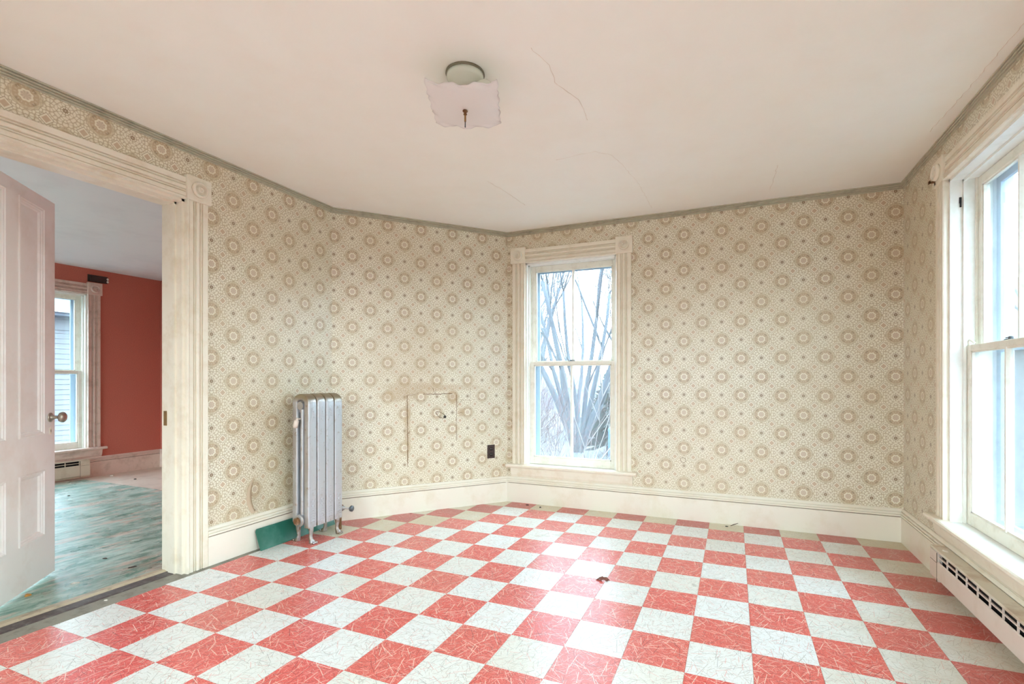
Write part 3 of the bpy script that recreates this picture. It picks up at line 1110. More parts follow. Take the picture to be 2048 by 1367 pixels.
# door leaf: local x along the leaf, local y = thickness (camera side at y=0, back at +.035)
hx, hy = -2.935, .945
ex, ey = -3.452, 1.487
dang = math.atan2(ey - hy, ex - hx)
DWID = math.hypot(ex - hx, ey - hy)
dr = empty('panel_door', (hx, hy, 0), dang, label='pale four-panel wooden door standing open into the adjoining room', cat='door')
du_ = Vector((math.cos(dang), math.sin(dang)))
FD = Frame((hx, hy), (du_.x, du_.y), (du_.y, -du_.x))    # n>0 toward the camera side
zb, zt = .004, 2.018
st = .108
mid0, mid1 = DWID / 2 - .055, DWID / 2 + .055
lz0, lz1, hz0, hz1 = .232, .572, .765, 1.952
TK = .036
for (ua, ub, za, zb_) in ((0, st, zb, zt), (DWID - st, DWID, zb, zt)):
    box(mb_ := MB(), FD, ua, ub, -TK, 0, za, zb_).build('stile', 'door', dr)
for (ua, ub, za, zb_) in ((st, DWID - st, zb, lz0), (st, DWID - st, lz1, hz0), (st, DWID - st, hz1, zt)):
    box(MB(), FD, ua, ub, -TK, 0, za, zb_).build('rail', 'door', dr)
for (za, zb_) in ((lz0, lz1), (hz0, hz1)):
    box(MB(), FD, mid0, mid1, -TK, 0, za, zb_).build('mullion', 'door', dr)
    for (ua, ub) in ((st, mid0), (mid1, DWID - st)):
        pn = box(MB(), FD, ua, ub, -TK + .010, -.014, za, zb_).build('door_panel', 'door', dr)
        mb = MB()
        pr = [(0, 0), (0, .005), (.006, .006), (.010, .001), (.016, .0005), (.019, -.004), (.026, -.006), (.030, -.0145), (0, -.0145)]
        ring = [((ua, za), (1, 1)), ((ub, za), (-1, 1)), ((ub, zb_), (-1, -1)), ((ua, zb_), (1, -1))]
        vs, fs = [], []
        n_ = len(pr)
        for (c_, s_) in ring:
            for a, d in pr:
                vs.append(FD.P(c_[0] + s_[0] * (a - .004), d, c_[1] + s_[1] * (a - .004)))
        for k in range(4):
            for i in range(n_):
                j = (i + 1) % n_
                k2 = (k + 1) % 4
                fs.append((k * n_ + i, k * n_ + j, k2 * n_ + j, k2 * n_ + i))
        mb.add(vs, fs).build('panel_moulding', 'door', pn)
ku = DWID - .045
kn = empty
mb = MB()
lathe(mb, [(.026, 0), (.026, .003), (.02, .006), (.012, .008), (.012, .014), (.009, .018), (.008, .034), (.014, .037), (.024, .041), (.029, .05), (.028, .058), (.02, .065), (.008, .068)],
      FD.P(ku, 0, .848), FD.N, 24)
mb.build('door_knob', 'knob', dr, smooth=True)
mb = MB()
lathe(mb, [(.026, 0), (.026, .003), (.012, .008), (.008, .034), (.024, .041), (.029, .05), (.02, .065), (.008, .068)], FD.P(ku, -TK, .848), -FD.N, 20)
mb.build('door_knob', 'knob', dr, smooth=True)
mb = MB()
prof(mb, [(.009 * math.cos(t), .02 * math.sin(t)) for t in [k * PI / 8 for k in range(16)]], [(FD.P(ku, n_, .775), FD.U, Vector((0, 0, 1))) for n_ in (0, .003)])
kp = mb.build('keyhole_plate', 'cream', dr)
mb = MB(); box(mb, FD, ku - .0018, ku + .0018, .0028, .0036, .768, .782); mb.build('keyhole', 'black', kp)
mb = MB(); box(mb, FD, DWID - .0002, DWID + .0015, -.028, -.008, .79, .90); mb.build('lock_face', 'brass', dr)
for zc_ in (.25, 1.75):
    mb = MB()
    tube(mb, [FD.P(-.004, -TK, zc_ - .045), FD.P(-.004, -TK, zc_ + .045)], .006, 8)
    mb.build('hinge', 'brass', dr)

# ------------------------------------------------------------------ radiator
RX0, RX1 = -2.640, -2.497
RY0, PITCH = 2.330, .0745
rad = empty('radiator', ((RX0 + RX1) / 2, RY0 + 2 * PITCH, 0), label='silver-painted cast-iron column radiator standing by the left wall', cat='radiator')


def superell(w, t, e=2.6, n=14):
    out = []
    for k in range(n):
        a = 2 * PI * k / n
        c_, s_ = math.cos(a), math.sin(a)
        out.append((w / 2 * math.copysign(abs(c_) ** (2 / e), c_), t / 2 * math.copysign(abs(s_) ** (2 / e), s_)))
    return out


def section_mesh(yc):
    mb = MB()
    Yv, Zv, Xv = Vector((0, 1, 0)), Vector((0, 0, 1)), Vector((1, 0, 0))
    colw = .042
    th = PITCH - .0058
    xa, xb = RX0 + colw / 2, RX1 - colw / 2
    ztop = .962
    R = (xb - xa) / 2
    xm = (xa + xb) / 2
    # outer loop: rear column up, over the arch, down the front column
    path = []
    e = superell(colw, th, 6.5, 20)
    zlow = .135
    for z_ in (zlow, .30, .60, .82):
        path.append((Vector((xa, yc, z_)), -Xv, Yv))
    zc_ = ztop - colw / 2 - R * .72
    for k in range(0, 13):
        a = PI - PI * k / 12
        path.append((Vector((xm + R * math.cos(a), yc, zc_ + R * .72 * math.sin(a))), Vector((math.cos(a), 0, math.sin(a))).normalized(), Yv))
    for z_ in (.82, .60, .30, zlow - .03):
        path.append((Vector((xb, yc, z_)), Xv, Yv))
    prof(mb, e, path)
    # middle column
    em = superell(.030, th * .86, 2.4, 12)
    prof(mb, em, [(Vector((xm, yc, z_)), Xv, Yv) for z_ in (.13, .4, .7, .90)])
    # top web and bottom header
    box(mb, FW, xa, xb, yc - .012, yc + .012, .84, .93)
    hb = superell(.06, th * .9, 2.6, 12)
    prof(mb, hb, [(Vector((x_, yc, .155)), Zv, Yv) for x_ in (xa - .012, xm, xb + .012)])
    lathe(mb, [(.034, -PITCH / 2), (.034, PITCH / 2)], (xm, yc, .150), (0, 1, 0), 18)
    lathe(mb, [(.026, -PITCH / 2), (.026, PITCH / 2)], (xm, yc, .885), (0, 1, 0), 16)
    # raised scroll ornament on the narrow front face
    r_ = random.Random(5)
    def curl(y_, z_, ry, rz, a0, a1, w=.0022):
        pts = [Vector((RX1 + .0002, yc + y_ + ry * math.cos(a0 + (a1 - a0) * k / 8), z_ + rz * math.sin(a0 + (a1 - a0) * k / 8))) for k in range(9)]
        tube(mb, pts, w, 4)
    for k in range(5):
        zz = .135 + k * .017
        curl(0, zz, .016 - .001 * k, .010, .3, PI - .3)
    for k in range(2):
        curl(.008, .235 + .03 * k, .007, .012, 0, 4.6)
        curl(-.009, .250 + .028 * k, .006, .010, PI, PI + 4.4)
    for k in range(3):
        curl(0, .305 + .018 * k, .006, .003, .2, PI - .2, .0016)
    for k in range(3):
        curl(.003, .80 + .018 * k, .011 - .003 * k, .014, .4, PI + .6, .0015)
        curl(-.004, .845 + .014 * k, .008, .010, PI, PI + 3.6, .0013)
    return mb


def leg_mesh(x, y, s):
    mb = MB()
    path = []
    for (dx, dy, z_, w, t) in ((0, 0, .150, .034, .040), (.004 * s, 0, .11, .032, .036), (.008 * s, 0, .075, .024, .028), (.004 * s, 0, .045, .018, .022),
                               (.006 * s, 0, .028, .022, .026), (.016 * s, 0, .014, .036, .034), (.020 * s, 0, .004, .044, .036), (.020 * s, 0, .0, .042, .034)):
        path.append((Vector((x + dx, y + dy, z_)), w, t))
    vs, fs = [], []
    n = 12
    for o_, w, t in path:
        for a, b_ in superell(w, t, 2.4, n):
            vs.append(o_ + Vector((a, b_, 0)))
    for k in range(len(path) - 1):
        for i in range(n):
            j = (i + 1) % n
            fs.append((k * n + i, k * n + j, (k + 1) * n + j, (k + 1) * n + i))
    fs += [tuple(range(n)), tuple((len(path) - 1) * n + i for i in range(n))]
    mb.add(vs, fs)
    # claws
    for q in (-1, 0, 1):
        lathe(mb, [(.002, 0), (.007, .006), (.007, .014), (.003, .020)], (x + s * .028, y + q * .010, .008), (s, q * .25, -.1), 8)
    return mb

for k in range(4):
    yc = RY0 + PITCH * (k + .5)
    sec = section_mesh(yc).build('radiator_section', 'silver', rad, smooth=True)
    sec.data.polygons.foreach_set('use_smooth', [True] * len(sec.data.polygons))
    md = sec.modifiers.new('edge', 'EDGE_SPLIT')
    md.split_angle = .9
for y_ in (RY0 + .04, RY0 + 3.5 * PITCH + .004):
    for x_, s_ in ((RX1 - .026, 1), (RX0 + .022, -1)):
        leg_mesh(x_, y_, s_).build('leg', 'silver', rad, smooth=True)
xm = (RX0 + RX1) / 2
mb = MB()
lathe(mb, [(.036, 0), (.038, .004), (.038, .010), (.030, .014), (.030, .020)], (xm, RY0 + .002, .150), (0, -1, 0), 24)
pl = mb.build('end_plug', 'silver', rad, smooth=False)
mb = MB()
lathe(mb, [(.025, 0), (.025, .012), (.018, .018)], (xm, RY0 - .018, .150), (0, -1, 0), 8)
mb.build('hex_cap', 'rust', pl)
mb = MB()
lathe(mb, [(.006, 0), (.006, .02)], (xm - .006, RY0 + .012, .80), (0, -1, 0), 10)
lathe(mb, [(.014, -.03), (.015, -.012), (.015, .016), (.008, .020), (.006, .032), (.003, .036)], (xm - .012, RY0 - .018, .775), (.35, 0, 1), 14)
mb.build('air_vent', 'heater', rad, smooth=True)
mb = MB()
lathe(mb, [(.022, 0), (.022, .02), (.016, .024), (.016, .05)], (xm, RY0 + 4 * PITCH - .004, .150), (0, 1, 0), 16)
lathe(mb, [(.022, -.02), (.025, 0), (.022, .022), (.016, .025)], (xm, RY0 + 4 * PITCH + .045, .150), (1, 0, 0), 16)
vb = mb.build('valve_body', 'rust', rad, smooth=True)
mb = MB()
lathe(mb, [(.016, 0), (.017, .010), (.012, .012), (.012, .020), (.006, .022), (.006, .075)], (xm + .02, RY0 + 4 * PITCH + .045, .150), (1, .15, 0), 14)
mb.build('valve_stem', 'silver', vb, smooth=True)
mb = MB()
lathe(mb, [(.008, -.004), (.020, 0), (.022, .006), (.021, .014), (.012, .020), (.004, .021)], (xm + .088, RY0 + 4 * PITCH + .056, .150), (1, .15, 0), 8)
mb.build('valve_handle', 'iron', vb)
mb = MB()
tube(mb, [(xm, RY0 + 4 * PITCH + .045, .15), (xm, RY0 + 4 * PITCH + .045, -.0)], .013, 12)
mb.build('supply_pipe', 'rust', vb)

# green sheet leaning at the baseboard behind the radiator
mb = MB()
Y0g, Y1g = 2.135, 2.745
def gx(z_): return -2.727 + (1 - z_ / .135) * .044
pts = [(Y0g + .006, 0), (Y1g, 0), (Y1g, .128), (Y0g + .012, .128), (Y0g + .002, .118), (Y0g, .11)]
vs = [(gx(z_) + .002, y_, z_ + .001) for y_, z_ in pts] + [(gx(z_) - .003, y_, z_ + .001) for y_, z_ in pts]
n = len(pts)
mb.add(vs, [tuple(range(n)), tuple(range(n, 2 * n))] + [(k, (k + 1) % n, n + (k + 1) % n, n + k) for k in range(n)])
tag(mb.build('green_metal_sheet', 'green_panel'), 'dark green metal sheet leaning on the baseboard behind the radiator', 'metal sheet')

# ------------------------------------------------------------------ baseboard heaters
def heater(F, u_end, u_far, z0, z1, depth, label, mat, topm, back=.021, capw=.09, slotw=.105):
    """u_end = visible far end (largest u), runs to u_far"""
    root = empty('baseboard_heater', F.P(u_end, back, z0), label=label, cat='heater')
    n0, n1 = back, back + depth
    mb = MB()
    prof(mb, [(n0, z1), (n1 - .003, z1), (n1, z1 - .003), (n1, z1 - .010), (n1 - .006, z1 - .010), (n1 - .008, z1 - .004), (n0, z1 - .004)],
         [(F.P(u_, 0, 0), F.N, Vector((0, 0, 1))) for u_ in (u_far, u_end)])
    mb.build('top_cover', topm, root)
    # black block painted in for the dark inside of the casing
    mb = MB()
    box(mb, F, u_far, u_end - capw - .001, n0, n1 - .022, z0 + .02, z1 - .014)
    mb.build('dark_interior', 'black', root)
    H = z1 - z0
    slz0, slz1 = z1 - .056, z1 - .014
    mb = MB()
    prof(mb, [(n1 - .004, slz0), (n1, slz0 - .004), (n1, z0 + .022), (n1 - .012, z0 + .010), (n1 - .014, z0 + .012), (n1 - .003, z0 + .024), (n1 - .003, slz0 - .004), (n1 - .006, slz0)],
         [(F.P(u_, 0, 0), F.N, Vector((0, 0, 1))) for u_ in (u_far, u_end - capw)])
    mb.build('front_panel', mat, root)
    mb = MB()
    zm_ = (slz0 + slz1) / 2 + .001
    box(mb, F, u_far, u_end - capw, n1 - .010, n1 - .004, zm_ - .003, zm_ + .003)
    mb.build('louver', mat, root)
    k = 0
    u_ = u_end - capw - .004
    while u_ > u_far:
        mb = MB()
        box(mb, F, u_ - .005, u_, n1 - .009, n1 - .003, slz0 - .001, slz1)
        mb.build('grille_bar', mat, root)
        u_ -= slotw
    # end cap
    mb = MB()
    prof(mb, [(n0, z0), (n1 - .006, z0 + .004), (n1 + .001, z0 + .02), (n1 + .001, z1 - .012), (n1 - .006, z1 - .012), (n0, z1 - .012)],
         [(F.P(u_, 0, 0), F.N, Vector((0, 0, 1))) for u_ in (u_end - capw + .001, u_end)])
    ec = mb.build('end_cap', mat, root)
    mb = MB()
    box(mb, F, u_end - capw + .002, u_end - .006, n1 + .0005, n1 + .0018, z1 - .064, z1 - .062)
    box(mb, F, u_end - capw - .001, u_end - capw + .0008, n1 - .001, n1 + .0014, z0 + .006, z1 - .014)
    mb.build('seam', 'groove', ec)
    # bottom lip
    mb = MB()
    prof(mb, [(n0, z0), (n1 - .020, z0), (n1 - .016, z0 + .008), (n1 - .020, z0 + .008), (n0, z0 + .003)],
         [(F.P(u_, 0, 0), F.N, Vector((0, 0, 1))) for u_ in (u_far, u_end - capw)])
    mb.build('bottom_lip', mat, root)
    return root
heater(FR, 3.115, .25, .040, .203, .062, 'long cream metal baseboard heater under the right-hand window', 'heater', 'heater_top')
heater(FO, 3.085, .9, .0, .190, .06, 'old cream baseboard heater under the terracotta room window', 'heater2', 'heater2', capw=.085, slotw=.12)

# ------------------------------------------------------------------ outlet + wall patch
ou = empty('electrical_outlet', FC.P(1.262, 0, .437), label='dark brown double electrical outlet on the angled corner wall', cat='outlet')
mb = MB(); box(mb, FC, 1.228, 1.296, 0, .006, .38, .495); pt = mb.build('outlet_plate', 'brown_bakelite', ou, bevel=.003, seg=2)
for zc_ in (.413, .461):
    mb = MB()
    prof(mb, [(.016 * math.cos(t), max(-.0145, min(.0145, .018 * math.sin(t)))) for t in [k * PI / 8 for k in range(16)]],
         [(FC.P(1.262, n_, zc_), FC.U, Vector((0, 0, 1))) for n_ in (.004, .0085)])
    s_ = mb.build('socket', 'black', pt)
    mb = MB()
    for du2 in (-.006, .006):
        box(mb, FC, 1.262 + du2 - .001, 1.262 + du2 + .001, .0083, .0092, zc_ - .002, zc_ + .007)
    mb.build('slot', 'knob', s_)


def strip(name, F, pts, w, parent, mat, n=.0012, rng=None):
    """thin raised crack edge"""
    rng = rng or random.Random(len(pts))
    for (a, b_) in zip(pts[:-1], pts[1:]):
        pass
    mb = MB()
    P_ = []
    for (a, b_) in zip(pts[:-1], pts[1:]):
        k = max(2, int(math.hypot(b_[0] - a[0], b_[1] - a[1]) / .02))
        for i in range(k):
            t = i / k
            P_.append((a[0] + (b_[0] - a[0]) * t + rng.uniform(-.001, .001), a[1] + (b_[1] - a[1]) * t + rng.uniform(-.001, .001)))
    P_.append(pts[-1])
    tube(mb, [F.P(u_, n * .3, z_) for u_, z_ in P_], [w * rng.uniform(.5, 1.1) for _ in P_], 4)
    return mb.build(name, mat, parent)
strip('crack', FC, [(.552, .928), (.554, .75), (.556, .60), (.557, .36)], .0034, wall_ch, 'crack')
strip('crack', FC, [(.68, .936), (.80, .934), (.92, .938)], .0026, wall_ch, 'crack')
strip('crack', FC, [(.552, .928), (.62, .932)], .0014, wall_ch, 'crack')
strip('crack', FC, [(.957, .93), (.958, .8), (.955, .72), (.958, .55)], .0024, wall_ch, 'crack')
strip('crack', FC, [(.77, .934), (.765, .97), (.755, .985)], .0022, wall_ch, 'crack')
strip('crack', FC, [(.78, .934), (.783, .975)], .0016, wall_ch, 'crack')
strip('crack', FC, [(.556, .62), (.568, .63), (.572, .645)], .0022, wall_ch, 'crack')
strip('crack', FC, [(.957, .82), (.985, .86), (1.01, .885), (1.08, .88)], .0012, wall_ch, 'crack')
strip('crack', FC, [(1.075, .98), (1.075, .84)], .0010, wall_ch, 'crack')
strip('crack', FC, [(.957, .77), (.99, .78), (1.01, .775)], .0012, wall_ch, 'crack')
# torn hole with lifted paper lip
mb = MB()
ring = []
for k in range(14):
    a = 2 * PI * k / 14
    ring.append((.820 + .036 * math.cos(a) * (1 + .15 * math.sin(3 * a)), .765 + .022 * math.sin(a) - .016 * math.cos(a)))
tube(mb, [FC.P(u_, .002, z_) for u_, z_ in ring + ring[:1]], [.0022 if i % 3 else .0012 for i in range(15)], 5)
mb.build('torn_edge', 'crack', wall_ch)
mb = MB()
lathe(mb, [(.010, 0), (.012, .003), (.010, .006)], FC.P(.858, .0, .748), FC.N, 12)
for k_ in range(0):
    pass
mb.build('torn_hole', 'debris_dark', wall_ch)
# round ring mark on the back wall
mb = MB()
ring = [(.0145 * math.cos(2 * PI * k / 20), .02 * math.sin(2 * PI * k / 20)) for k in range(21)]
cu, cz = -.353, .445
tube(mb, [FB.P(cu + a * 1.3, .0006, cz + b_) for a, b_ in ring], .0014, 4)
mb.build('scratch_ring', 'crack', wall_back)

# curled wallpaper flap on the left wall
mb = MB()
nv, nu = 14, 5
vs, fs = [], []
for k in range(nv):
    t = k / (nv - 1)
    z_ = .232 + t * .215
    bow = math.sin(PI * min(1, (1 - t) * 1.05 + .0)) ** .8
    ubase = 2.19 - .0 * t
    uedge = 2.187 - .058 * math.sin(PI * (t * .75 + .12)) ** 1.0 - .01
    for q in range(nu):
        s_ = q / (nu - 1)
        u_ = 2.245 + (uedge - 2.245) * s_
        n_ = .0006 + .022 * (s_ ** 2.2) * math.sin(PI * t) ** .7 * (1.1 - .5 * t)
        vs.append(FL.P(u_, n_, z_))
for k in range(nv - 1):
    for q in range(nu - 1):
        i = k * nu + q
        fs.append((i, i + 1, i + nu + 1, i + nu))
mb.add(vs, fs)
fl = mb.build('wallpaper_flap', 'wp_left', wall_left, smooth=True)
sd = fl.modifiers.new('thick', 'SOLIDIFY'); sd.thickness = .0006; sd.use_rim = False
mb = MB()
vs = []
for k in range(nv):
    t = k / (nv - 1)
    z_ = .226 + t * .222
    e_ = 2.187 - .066 * math.sin(PI * (t * .75 + .12)) - .012
    e2 = e_ - .003 - .016 * (1 - t) ** 1.2
    vs += [FL.P(e_ + .03, .0008, z_), FL.P(e2, .0008, z_)]
mb.add(vs, [(2 * k, 2 * k + 1, 2 * k + 3, 2 * k + 2) for k in range(nv - 1)])
bp = mb.build('bare_patch', 'paper_back', wall_left)
sd = bp.modifiers.new('thick', 'SOLIDIFY'); sd.thickness = .0006

# ceiling cracks
FCe = None
def ccrack(pts, w, mat='crack_pale', seed=1):
    rng = random.Random(seed)
    P_ = []
    for (a, b_) in zip(pts[:-1], pts[1:]):
        k = max(2, int(math.hypot(b_[0] - a[0], b_[1] - a[1]) / .025))
        for i in range(k):
            t = i / k
            P_.append(Vector((a[0] + (b_[0] - a[0]) * t + rng.uniform(-.004, .004), a[1] + (b_[1] - a[1]) * t + rng.uniform(-.004, .004), ZC)))
    P_.append(Vector((pts[-1][0], pts[-1][1], ZC)))
    mb = MB()
    tube(mb, P_, [w * rng.uniform(.4, 1) for _ in P_], 4)
    mb.build('crack', mat, ceiling)
ccrack([(-.722, 1.73), (-.69, 1.86), (-.708, 1.976), (-.65, 2.14), (-.663, 2.322)], .0016, seed=2)
ccrack([(-1.46, 2.793), (-1.43, 3.0), (-1.408, 3.282)], .0016, seed=3)
ccrack([(-.95, 2.68), (-.8, 2.66), (-.716, 2.66), (-.64, 2.74), (-.61, 2.889), (-.57, 3.2), (-.56, 3.7)], .0012, seed=4)
ccrack([(.241, 3.24), (.236, 3.45), (.226, 3.649)], .0014, seed=5)
ccrack([(.93, 3.1), (.95, 2.7), (.955, 2.4), (.965, 2.1)], .0018, 'crack_pale', seed=6)

# ------------------------------------------------------------------ ceiling light
lc = Vector((-1.032, 1.775, 0))
lf = empty('ceiling_light', (lc.x, lc.y, ZC), label='frosted square glass ceiling light with scalloped rim and pull rod', cat='ceiling light')
mb = MB()
lathe(mb, [(.080, 0), (.081, .006), (.078, .009), (.070, .010)], (lc.x, lc.y, ZC), (0, 0, -1), 36)
mb.build('canopy_rim', 'fixture_rim', lf, smooth=False)
mb = MB()
lathe(mb, [(.076, .008), (.077, .022), (.070, .034), (.056, .040), (.050, .055), (.030, .06)], (lc.x, lc.y, ZC), (0, 0, -1), 36)
mb.build('canopy', 'fixture', lf, smooth=True)
for s_ in (-1, 1):
    mb = MB()
    lathe(mb, [(.012, 0), (.014, .03), (.026, .05), (.030, .07), (.024, .09), (.008, .098)], (lc.x + s_ * .03, lc.y, ZC - .05), (s_ * .8, .0, -.35), 16)
    mb.build('bulb', 'fixture', lf, smooth=True)
mb = MB()
lathe(mb, [(.004, 0), (.004, .16)], (lc.x, lc.y, ZC - .04), (0, 0, -1), 8)
mb.build('centre_rod', 'brass', lf)
# shade: square sheet, drooping centre, scalloped wavy border
ang = math.radians(23.6)
ax = Vector((math.cos(ang), math.sin(ang), 0)); ay = Vector((-math.sin(ang), math.cos(ang), 0))
N_ = 40
vs, fs = [], []
hs = .141
for i in range(N_ + 1):
    for j in range(N_ + 1):
        a = -1 + 2 * i / N_
        b_ = -1 + 2 * j / N_
        edge = max(abs(a), abs(b_))
        wav = max(0, edge - .84) / .16
        sa = 1 + (.020 * math.sin(b_ * 21 + 1) * wav if abs(a) >= abs(b_) else 0)
        sb = 1 + (.016 * math.sin(a * 23) * wav if abs(b_) > abs(a) else 0)
        z_ = 2.176 + .020 * (a * a * .8 + b_ * b_ * .5) + .006 * wav * math.cos((a - b_) * 9) - .008 * b_
        p = lc + ax * (a * hs * sa) + ay * (b_ * (hs + .006) * sb)
        vs.append((p.x, p.y, z_))
for i in range(N_):
    for j in range(N_):
        k = i * (N_ + 1) + j
        fs.append((k, k + 1, k + N_ + 2, k + N_ + 1))
sh = MB().add(vs, fs).build('lamp_shade', 'shade', lf, smooth=True)
sd = sh.modifiers.new('thick', 'SOLIDIFY'); sd.thickness = .004
mb = MB()
lathe(mb, [(.011, 0), (.011, .003), (.006, .006), (.006, .012), (.008, .015), (.004, .02), (.002, .022)], (lc.x, lc.y, 2.170), (0, 0, -1), 16)
mb.build('finial', 'rust', lf, smooth=True)
mb = MB()
lathe(mb, [(.0022, 0), (.0022, .052), (.003, .056), (.001, .06)], (lc.x, lc.y, 2.160), (0, 0, -1), 8)
mb.build('pull_rod', 'iron', lf)

# ------------------------------------------------------------------ debris
def chip(name, loc, sx, sy, sz, mat, label, cat, seed, rz=0, group=None):
    rng = random.Random(seed)
    mb = MB()
    n = 7
    ring = []
    for k in range(n):
        a = 2 * PI * k / n + rz
        r = rng.uniform(.6, 1)
        ring.append((math.cos(2 * PI * k / n) * sx * r, math.sin(2 * PI * k / n) * sy * r))
    c_, s_ = math.cos(rz), math.sin(rz)
    P_ = [(loc[0] + a * c_ - b_ * s_, loc[1] + a * s_ + b_ * c_) for a, b_ in ring]
    vs = [(x, y, loc[2]) for x, y in P_] + [(x * .8 + loc[0] * .2, y * .8 + loc[1] * .2, loc[2] + sz * rng.uniform(.5, 1)) for x, y in P_]
    mb.add(vs, [tuple(range(n)), tuple(range(n, 2 * n))] + [(k, (k + 1) % n, n + (k + 1) % n, n + k) for k in range(n)])
    return tag(mb.build(name, mat, loc=loc), label, cat, group)
# crumpled brown scrap on the tiles: bent strip
mb = MB()
px_, py_ = -.636, 2.514
vs = []
for k in range(9):
    t = k / 8
    for s_ in (-1, 1):
        vs.append((px_ - .03 + .06 * t + .004 * s_, py_ + .012 * s_ + .008 * math.sin(t * 9), .001 + .017 * math.sin(PI * t) * (1 if s_ > 0 else .6) + .002 * math.sin(t * 20)))
mb.add(vs, [(2 * k, 2 * k + 1, 2 * k + 3, 2 * k + 2) for k in range(8)])
sc_ = mb.build('paint_scrap', 'debris')
sc_.modifiers.new('thick', 'SOLIDIFY').thickness = .0015
tag(sc_, 'curled brown paint scrap lying alone in the middle of the checkerboard', 'scrap')
mb = MB()
tube(mb, [(-.02, 3.795, .002), (0, 3.80, .012), (.03, 3.81, .022)], [.002, .003, .0015], 5)
tag(mb.build('twig', 'debris_dark'), 'short dark twig by the far baseboard right of the window', 'twig')
chip('plaster_chip', (-.045, 3.77, .0005), .014, .008, .005, 'debris_dark', 'dark crumb on the floor just left of the small twig', 'crumb', 3)
chip('plaster_chip', (-1.60, 3.775, .0005), .022, .009, .006, 'debris_dark', 'flat dark flake at the far baseboard under the window, left end', 'flake', 4, .1)
chip('plaster_chip', (-1.47, 3.745, .0005), .01, .01, .007, 'debris_dark', 'tiny dark crumb under the far window near its left side', 'crumb', 5)
chip('plaster_chip', (-2.775, 1.385, -.0012), .012, .008, .003, 'debris_white', 'pale chip on the dark doorway strip', 'chip', 6)
chip('paint_flake', (-3.199, 1.461, OZF + .0032), .028, .010, .006, 'debris_white', 'white paint flake on the rug nearest the open door', 'flake', 7, 1.1)
chip('dry_leaf', (-3.233, 1.287, OZF + .0032), .02, .016, .01, 'debris_orange', 'small orange leaf scrap on the rug in front of the door', 'leaf', 8)
chip('paint_flake', (-3.475, 1.73, OZF + .0032), .018, .008, .006, 'debris_dark', 'dark flake on the rug toward the doorway right side', 'flake', 9, .6)
chip('paint_flake', (-3.168, 1.71, OZF + .0032), .026, .007, .006, 'debris_dark', 'dark splinter on the rug by the right door jamb', 'splinter', 10, 1.2)
chip('paint_flake', (-6.40, 3.253, OZF), .03, .02, .01, 'debris_white', 'white flake at the terracotta wall baseboard', 'flake', 11)
chip('paint_flake', (-5.95, 3.235, OZF), .02, .015, .01, 'debris_dark', 'dark flake on the pale boards of the adjoining room', 'flake', 12)
chip('paint_flake', (-5.649, 2.532, OZF + .0032), .02, .012, .008, 'debris_dark', 'dark flake on the rug far inside the adjoining room', 'flake', 13)
chip('plaster_chip', (.99 - .02, 3.02, .2032), .012, .022, .006, 'debris_white', 'white plaster crumb on the top of the long heater', 'crumb', 14)

# ------------------------------------------------------------------ outside
m, nt, b, o = new_mat('winter_ground')
p = geopos(nt)
f = noise(nt, p, .25, 6, .65)
c = mixc(nt, f.gt(.5, .3), lin((46, 50, 56)), lin((66, 66, 66)))
nt.links.new(c, b.inputs['Base Color'])
b.inputs['Roughness'].default_value = 1
M['ground'] = m
GZ = -3.0
mb = MB()
n = 40
vs, fs = [(0, 12, GZ)], []
for k in range(n):
    a = 2 * PI * k / n
    vs.append((150 * math.cos(a), 12 + 150 * math.sin(a), GZ))
for k in range(n):
    fs.append((0, 1 + k, 1 + (k + 1) % n))
gr = MB().add(vs, fs).build('ground', 'ground')
tag(gr, 'winter ground outside below the windows', 'ground', kind='structure')
# distant wooded ridge
m, nt, b, o = new_mat('distant_woods')
p = geopos(nt)
f = noise(nt, p, .6, 8, .7)
c = mixc(nt, f.gt(.5, .25), lin((52, 60, 70)), lin((72, 74, 84)))
nt.links.new(c, b.inputs['Base Color'])
b.inputs['Roughness'].default_value = 1
M['ridge'] = m
rng = random.Random(21)
vs, fs = [], []
n = 160
for k in range(n + 1):
    a = 2 * PI * k / n
    r0, r1, r2 = 55, 70, 100
    h = 1.8 + rng.uniform(-.5, .6) + .8 * math.sin(a * 3)
    for r, z_ in ((r0, GZ - .2), (r0 + 4, h * .3 - .8), (r1, h), (r2, h + 1), (r2 + 10, GZ - .2)):
        vs.append((r * math.cos(a), 12 + r * math.sin(a), z_))
for k in range(n):
    for q in range(4):
        i = k * 5 + q
        fs.append((i, i + 1, i + 6, i + 5))
rd = MB().add(vs, fs).build('distant_woods', 'ridge')
tag(rd, 'blue-grey wooded ridge on the horizon behind the trees', 'woods', kind='stuff')


